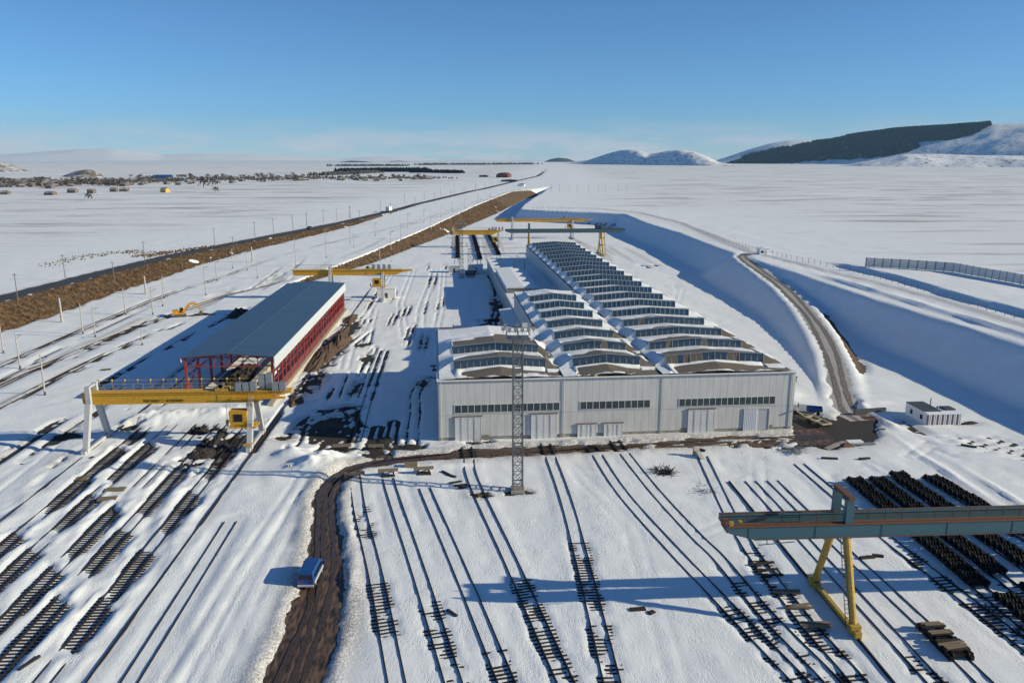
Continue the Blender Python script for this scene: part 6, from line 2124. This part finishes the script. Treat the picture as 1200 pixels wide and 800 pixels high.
def house_mesh(seed):
    r = random.Random(seed)
    w, d, h, rh = r.uniform(7, 11), r.uniform(6, 9), r.uniform(3, 4.5), r.uniform(1.6, 2.8)
    walls = MB().box(-w / 2, w / 2, -d / 2, d / 2, -1, h).prism([(-d / 2, h), (d / 2, h), (0, h + rh)], 'x', -w / 2 + .01, w / 2 - .01)
    roof = MB().prism([(-d / 2 - .6, h - .25), (0, h + rh), (d / 2 + .6, h - .25), (d / 2 + .6, h + .05), (0, h + rh + .3), (-d / 2 - .6, h + .05)], 'x', -w / 2 - .5, w / 2 + .5)
    win = MB()
    for k in range(3):
        x = -w / 2 + w * (k + .5) / 3
        win.box(x - .5, x + .5, -d / 2 - .05, -d / 2, 1.0, 2.3)
    return walls, roof, win


protos = []
for s in range(4):
    wl, rf, wn = house_mesh(s)
    protos.append((wl.mesh('wall'), rf.mesh('roof'), wn.mesh('window')))
    for me, mm in zip(protos[-1], (M['stone'], M['tin'], M['dark'])):
        fix_normals(me)
        me.materials.append(mm)


def house(x, y, rz, label, k, group='village houses', wall_m=None, sc=1.0):
    t = thing('village_house', label, 'house', (x, y, hz(x, y)), rz, group)
    for nm, me in zip(('wall', 'roof', 'window'), protos[k]):
        if wall_m and nm == 'wall':
            me = me.copy()
            me.materials.clear()
            me.materials.append(wall_m)
        o = link(nm, me, None, t)
        o.scale = (sc, sc, sc)
    return t


VLAB = ['low stone house with a rusty roof among bare trees in the distant village', 'grey house with snow on its roof in the distant village', 'long low farmhouse in the distant village', 'small dark walled house in the distant village']
spots = []
for (x0, x1, y0, y1, n) in ((0, 60, 214, 224, 22), (55, 150, 214, 222, 26), (150, 230, 209, 219, 16), (225, 310, 210, 217, 14), (300, 365, 208.5, 213.5, 14), (395, 470, 209.5, 214, 13), (470, 510, 209, 212, 7)):
    for _ in range(n):
        spots.append((vr.uniform(x0, x1), vr.uniform(y0, y1)))
for (px, py) in spots:
    p = at(px, py, 6)
    k = vr.randrange(4)
    house(p.x, p.y, vr.uniform(-.7, .7), VLAB[k], k, sc=vr.uniform(.65, .95))
for (px, py, lab, k) in ((6, 231.5, 'brown row of sheds standing alone at the left edge before the village', 2), (60, 232, 'low brown barn in the field before the village', 2), (86, 229.5, 'second low barn in the field, right of the brown one', 0),
                         (108, 230, 'grey barn in the field below the cone shaped hill', 1), (134, 228, 'dark farm shed right of the grey barn before the village', 3), (146, 227.5, 'stone barn nearest the ochre house before the village', 0)):
    p = at(px, py, 6)
    house(p.x, p.y, vr.uniform(-.2, .2), lab, k, 'farm buildings before the village', sc=.85)
p = at(194, 228.5, 6)
house(p.x, p.y, -.3, 'ochre yellow house standing alone before the distant village', 1, 'farm buildings before the village', M['ochre'], .9)
p = at(192, 211.5, 6)
t = thing('blue_hall', 'blue roofed hall rising above the trees of the distant village', 'hall', (p.x, p.y, hz(p.x, p.y)), .1)
part('wall', MB().box(-15, 15, -8, 8, 0, 6), M['vanblue'], t)
part('roof', MB().prism([(-8.5, 6), (8.5, 6), (0, 9)], 'x', -15.5, 15.5), M['vanblue'], t)
for (px, py, w, d, h, lab, wm, rm, arch) in ((590.5, 208.5, 24, 30, 8, 'dark red arched warehouse beside the far highway', 'reddark', 'reddark', True), (567, 208, 18, 9, 5, 'small brown hall left of the red warehouse', 'rust', 'tin', False), (597, 213.5, 26, 10, 4, 'dark low sheds just below the red warehouse', 'slate', 'slate', False),
                                       (611, 219, 9, 7, 4, 'white kiosk at the far railway embankment', 'white', 'slate', False)):
    p = at(px, py, 7.5)
    t = thing('warehouse', lab, 'building', (p.x, p.y, hz(p.x, p.y)), -.3)
    part('wall', MB().box(-w / 2, w / 2, -d / 2, d / 2, 0, h * (.55 if arch else .75)), M[wm], t)
    if arch:
        pr = [(-w / 2, h * .55)] + [(-w / 2 * math.cos(math.pi * k / 8), h * .55 + h * .7 * math.sin(math.pi * k / 8)) for k in range(1, 8)] + [(w / 2, h * .55)]
    else:
        pr = [(-w / 2 - .5, h * .75), (w / 2 + .5, h * .75), (0, h)]
    part('roof', MB().prism(pr, 'y', -d / 2 - .3, d / 2 + .3), M[rm], t)


def tree_mesh(seed):
    r = random.Random(seed)
    mb = MB()
    for _ in range(46):
        a = Vector((r.gauss(0, 1.3), r.gauss(0, 1.3), r.uniform(1.6, 6.4)))
        d = Vector((r.uniform(-1, 1), r.uniform(-1, 1), r.uniform(-.2, 1))).normalized()
        s = r.uniform(.6, 1.3)
        e = d.cross(Vector((r.random(), r.random(), .3))).normalized()
        mb.add([a - d * s, a + e * s * .7, a + d * s, a - e * s * .6], [(0, 1, 2), (0, 2, 3)])
    return mb


belt('village_scrub', [at(-60, 222, 6), at(0, 219, 6), at(60, 217, 6), at(150, 215, 6)], 90, 4.5, 900, M['twig'], 21)
belt('village_scrub', [at(120, 215, 6), at(230, 212, 6), at(310, 211, 6), at(365, 210, 6)], 80, 5, 700, M['twig'], 22)
belt('village_scrub', [at(395, 211, 6), at(450, 210.5, 6), at(510, 210.5, 6)], 50, 4.5, 260, M['twig'], 23)
TP = []
for s in range(3):
    tm = tree_mesh(s).mesh('crown')
    tm.materials.append(M['twig'])
    tk = MB().tube((0, 0, -.5), (0, 0, 4.5), .3, 6, .12).mesh('trunk')
    tk.materials.append(M['wood'])
    TP.append((tm, tk))
tn = 0
for (x0, x1, y0, y1, n) in ((0, 60, 213, 223, 46), (55, 150, 212, 222, 60), (150, 232, 208, 217, 40), (225, 310, 208, 215, 34), (300, 365, 207, 213, 26), (395, 510, 208.5, 213, 28)):
    for _ in range(n):
        p = at(vr.uniform(x0, x1), vr.uniform(y0, y1), 6)
        t = thing('village_tree', 'leafless grey brown tree among the houses of the distant village', 'tree', (p.x, p.y, hz(p.x, p.y)), vr.uniform(0, 6), 'bare village trees')
        k = vr.randrange(3)
        sc = vr.uniform(.8, 1.5)
        for nm, me in zip(('crown', 'trunk'), TP[k]):
            link(nm, me, None, t).scale = (sc * 1.2, sc * 1.2, sc * .85)
for (px, py, sc, lab) in ((239, 223.5, 2.0, 'big rounded bare tree standing alone before the village'), (249, 221, 1.6, 'smaller bare tree right beside the big rounded one'), (253, 229, 1.0, 'thin lone tree below the pair at the edge of the snowfield'), (104, 238, 1.0, 'thin lone tree in the snowfield below the barns'),
                        (347, 215.5, 1.5, 'dark lone tree at the right end of the village'), (318, 215, 1.4, 'bare tree among sheds near the village end')):
    p = at(px, py, 5.5)
    t = thing('lone_tree', lab, 'tree', (p.x, p.y, hz(p.x, p.y)), 0, 'lone trees before the village')
    for nm, me in zip(('crown', 'trunk'), TP[0]):
        link(nm, me, None, t).scale = (sc, sc, sc)

# ------------------------------------------------------------------ the winter air
hb_ = MB().box(-19500, 19500, -900, 20500, -60, 900)
hm = bpy.data.materials.new('winter_haze')
hm.use_nodes = True
hn = hm.node_tree.nodes
hn.remove(hn['Principled BSDF'])
vp = hn.new('ShaderNodeVolumePrincipled')
vp.inputs['Color'].default_value = (0.36, 0.68, 1.0, 1)
vp.inputs['Density'].default_value = 3.0e-5
vp.inputs['Anisotropy'].default_value = 0.0
hm.node_tree.links.new(vp.outputs[0], hn['Material Output'].inputs['Volume'])
hz_o = part('haze', hb_, hm, None)
hz_o['kind'] = 'stuff'
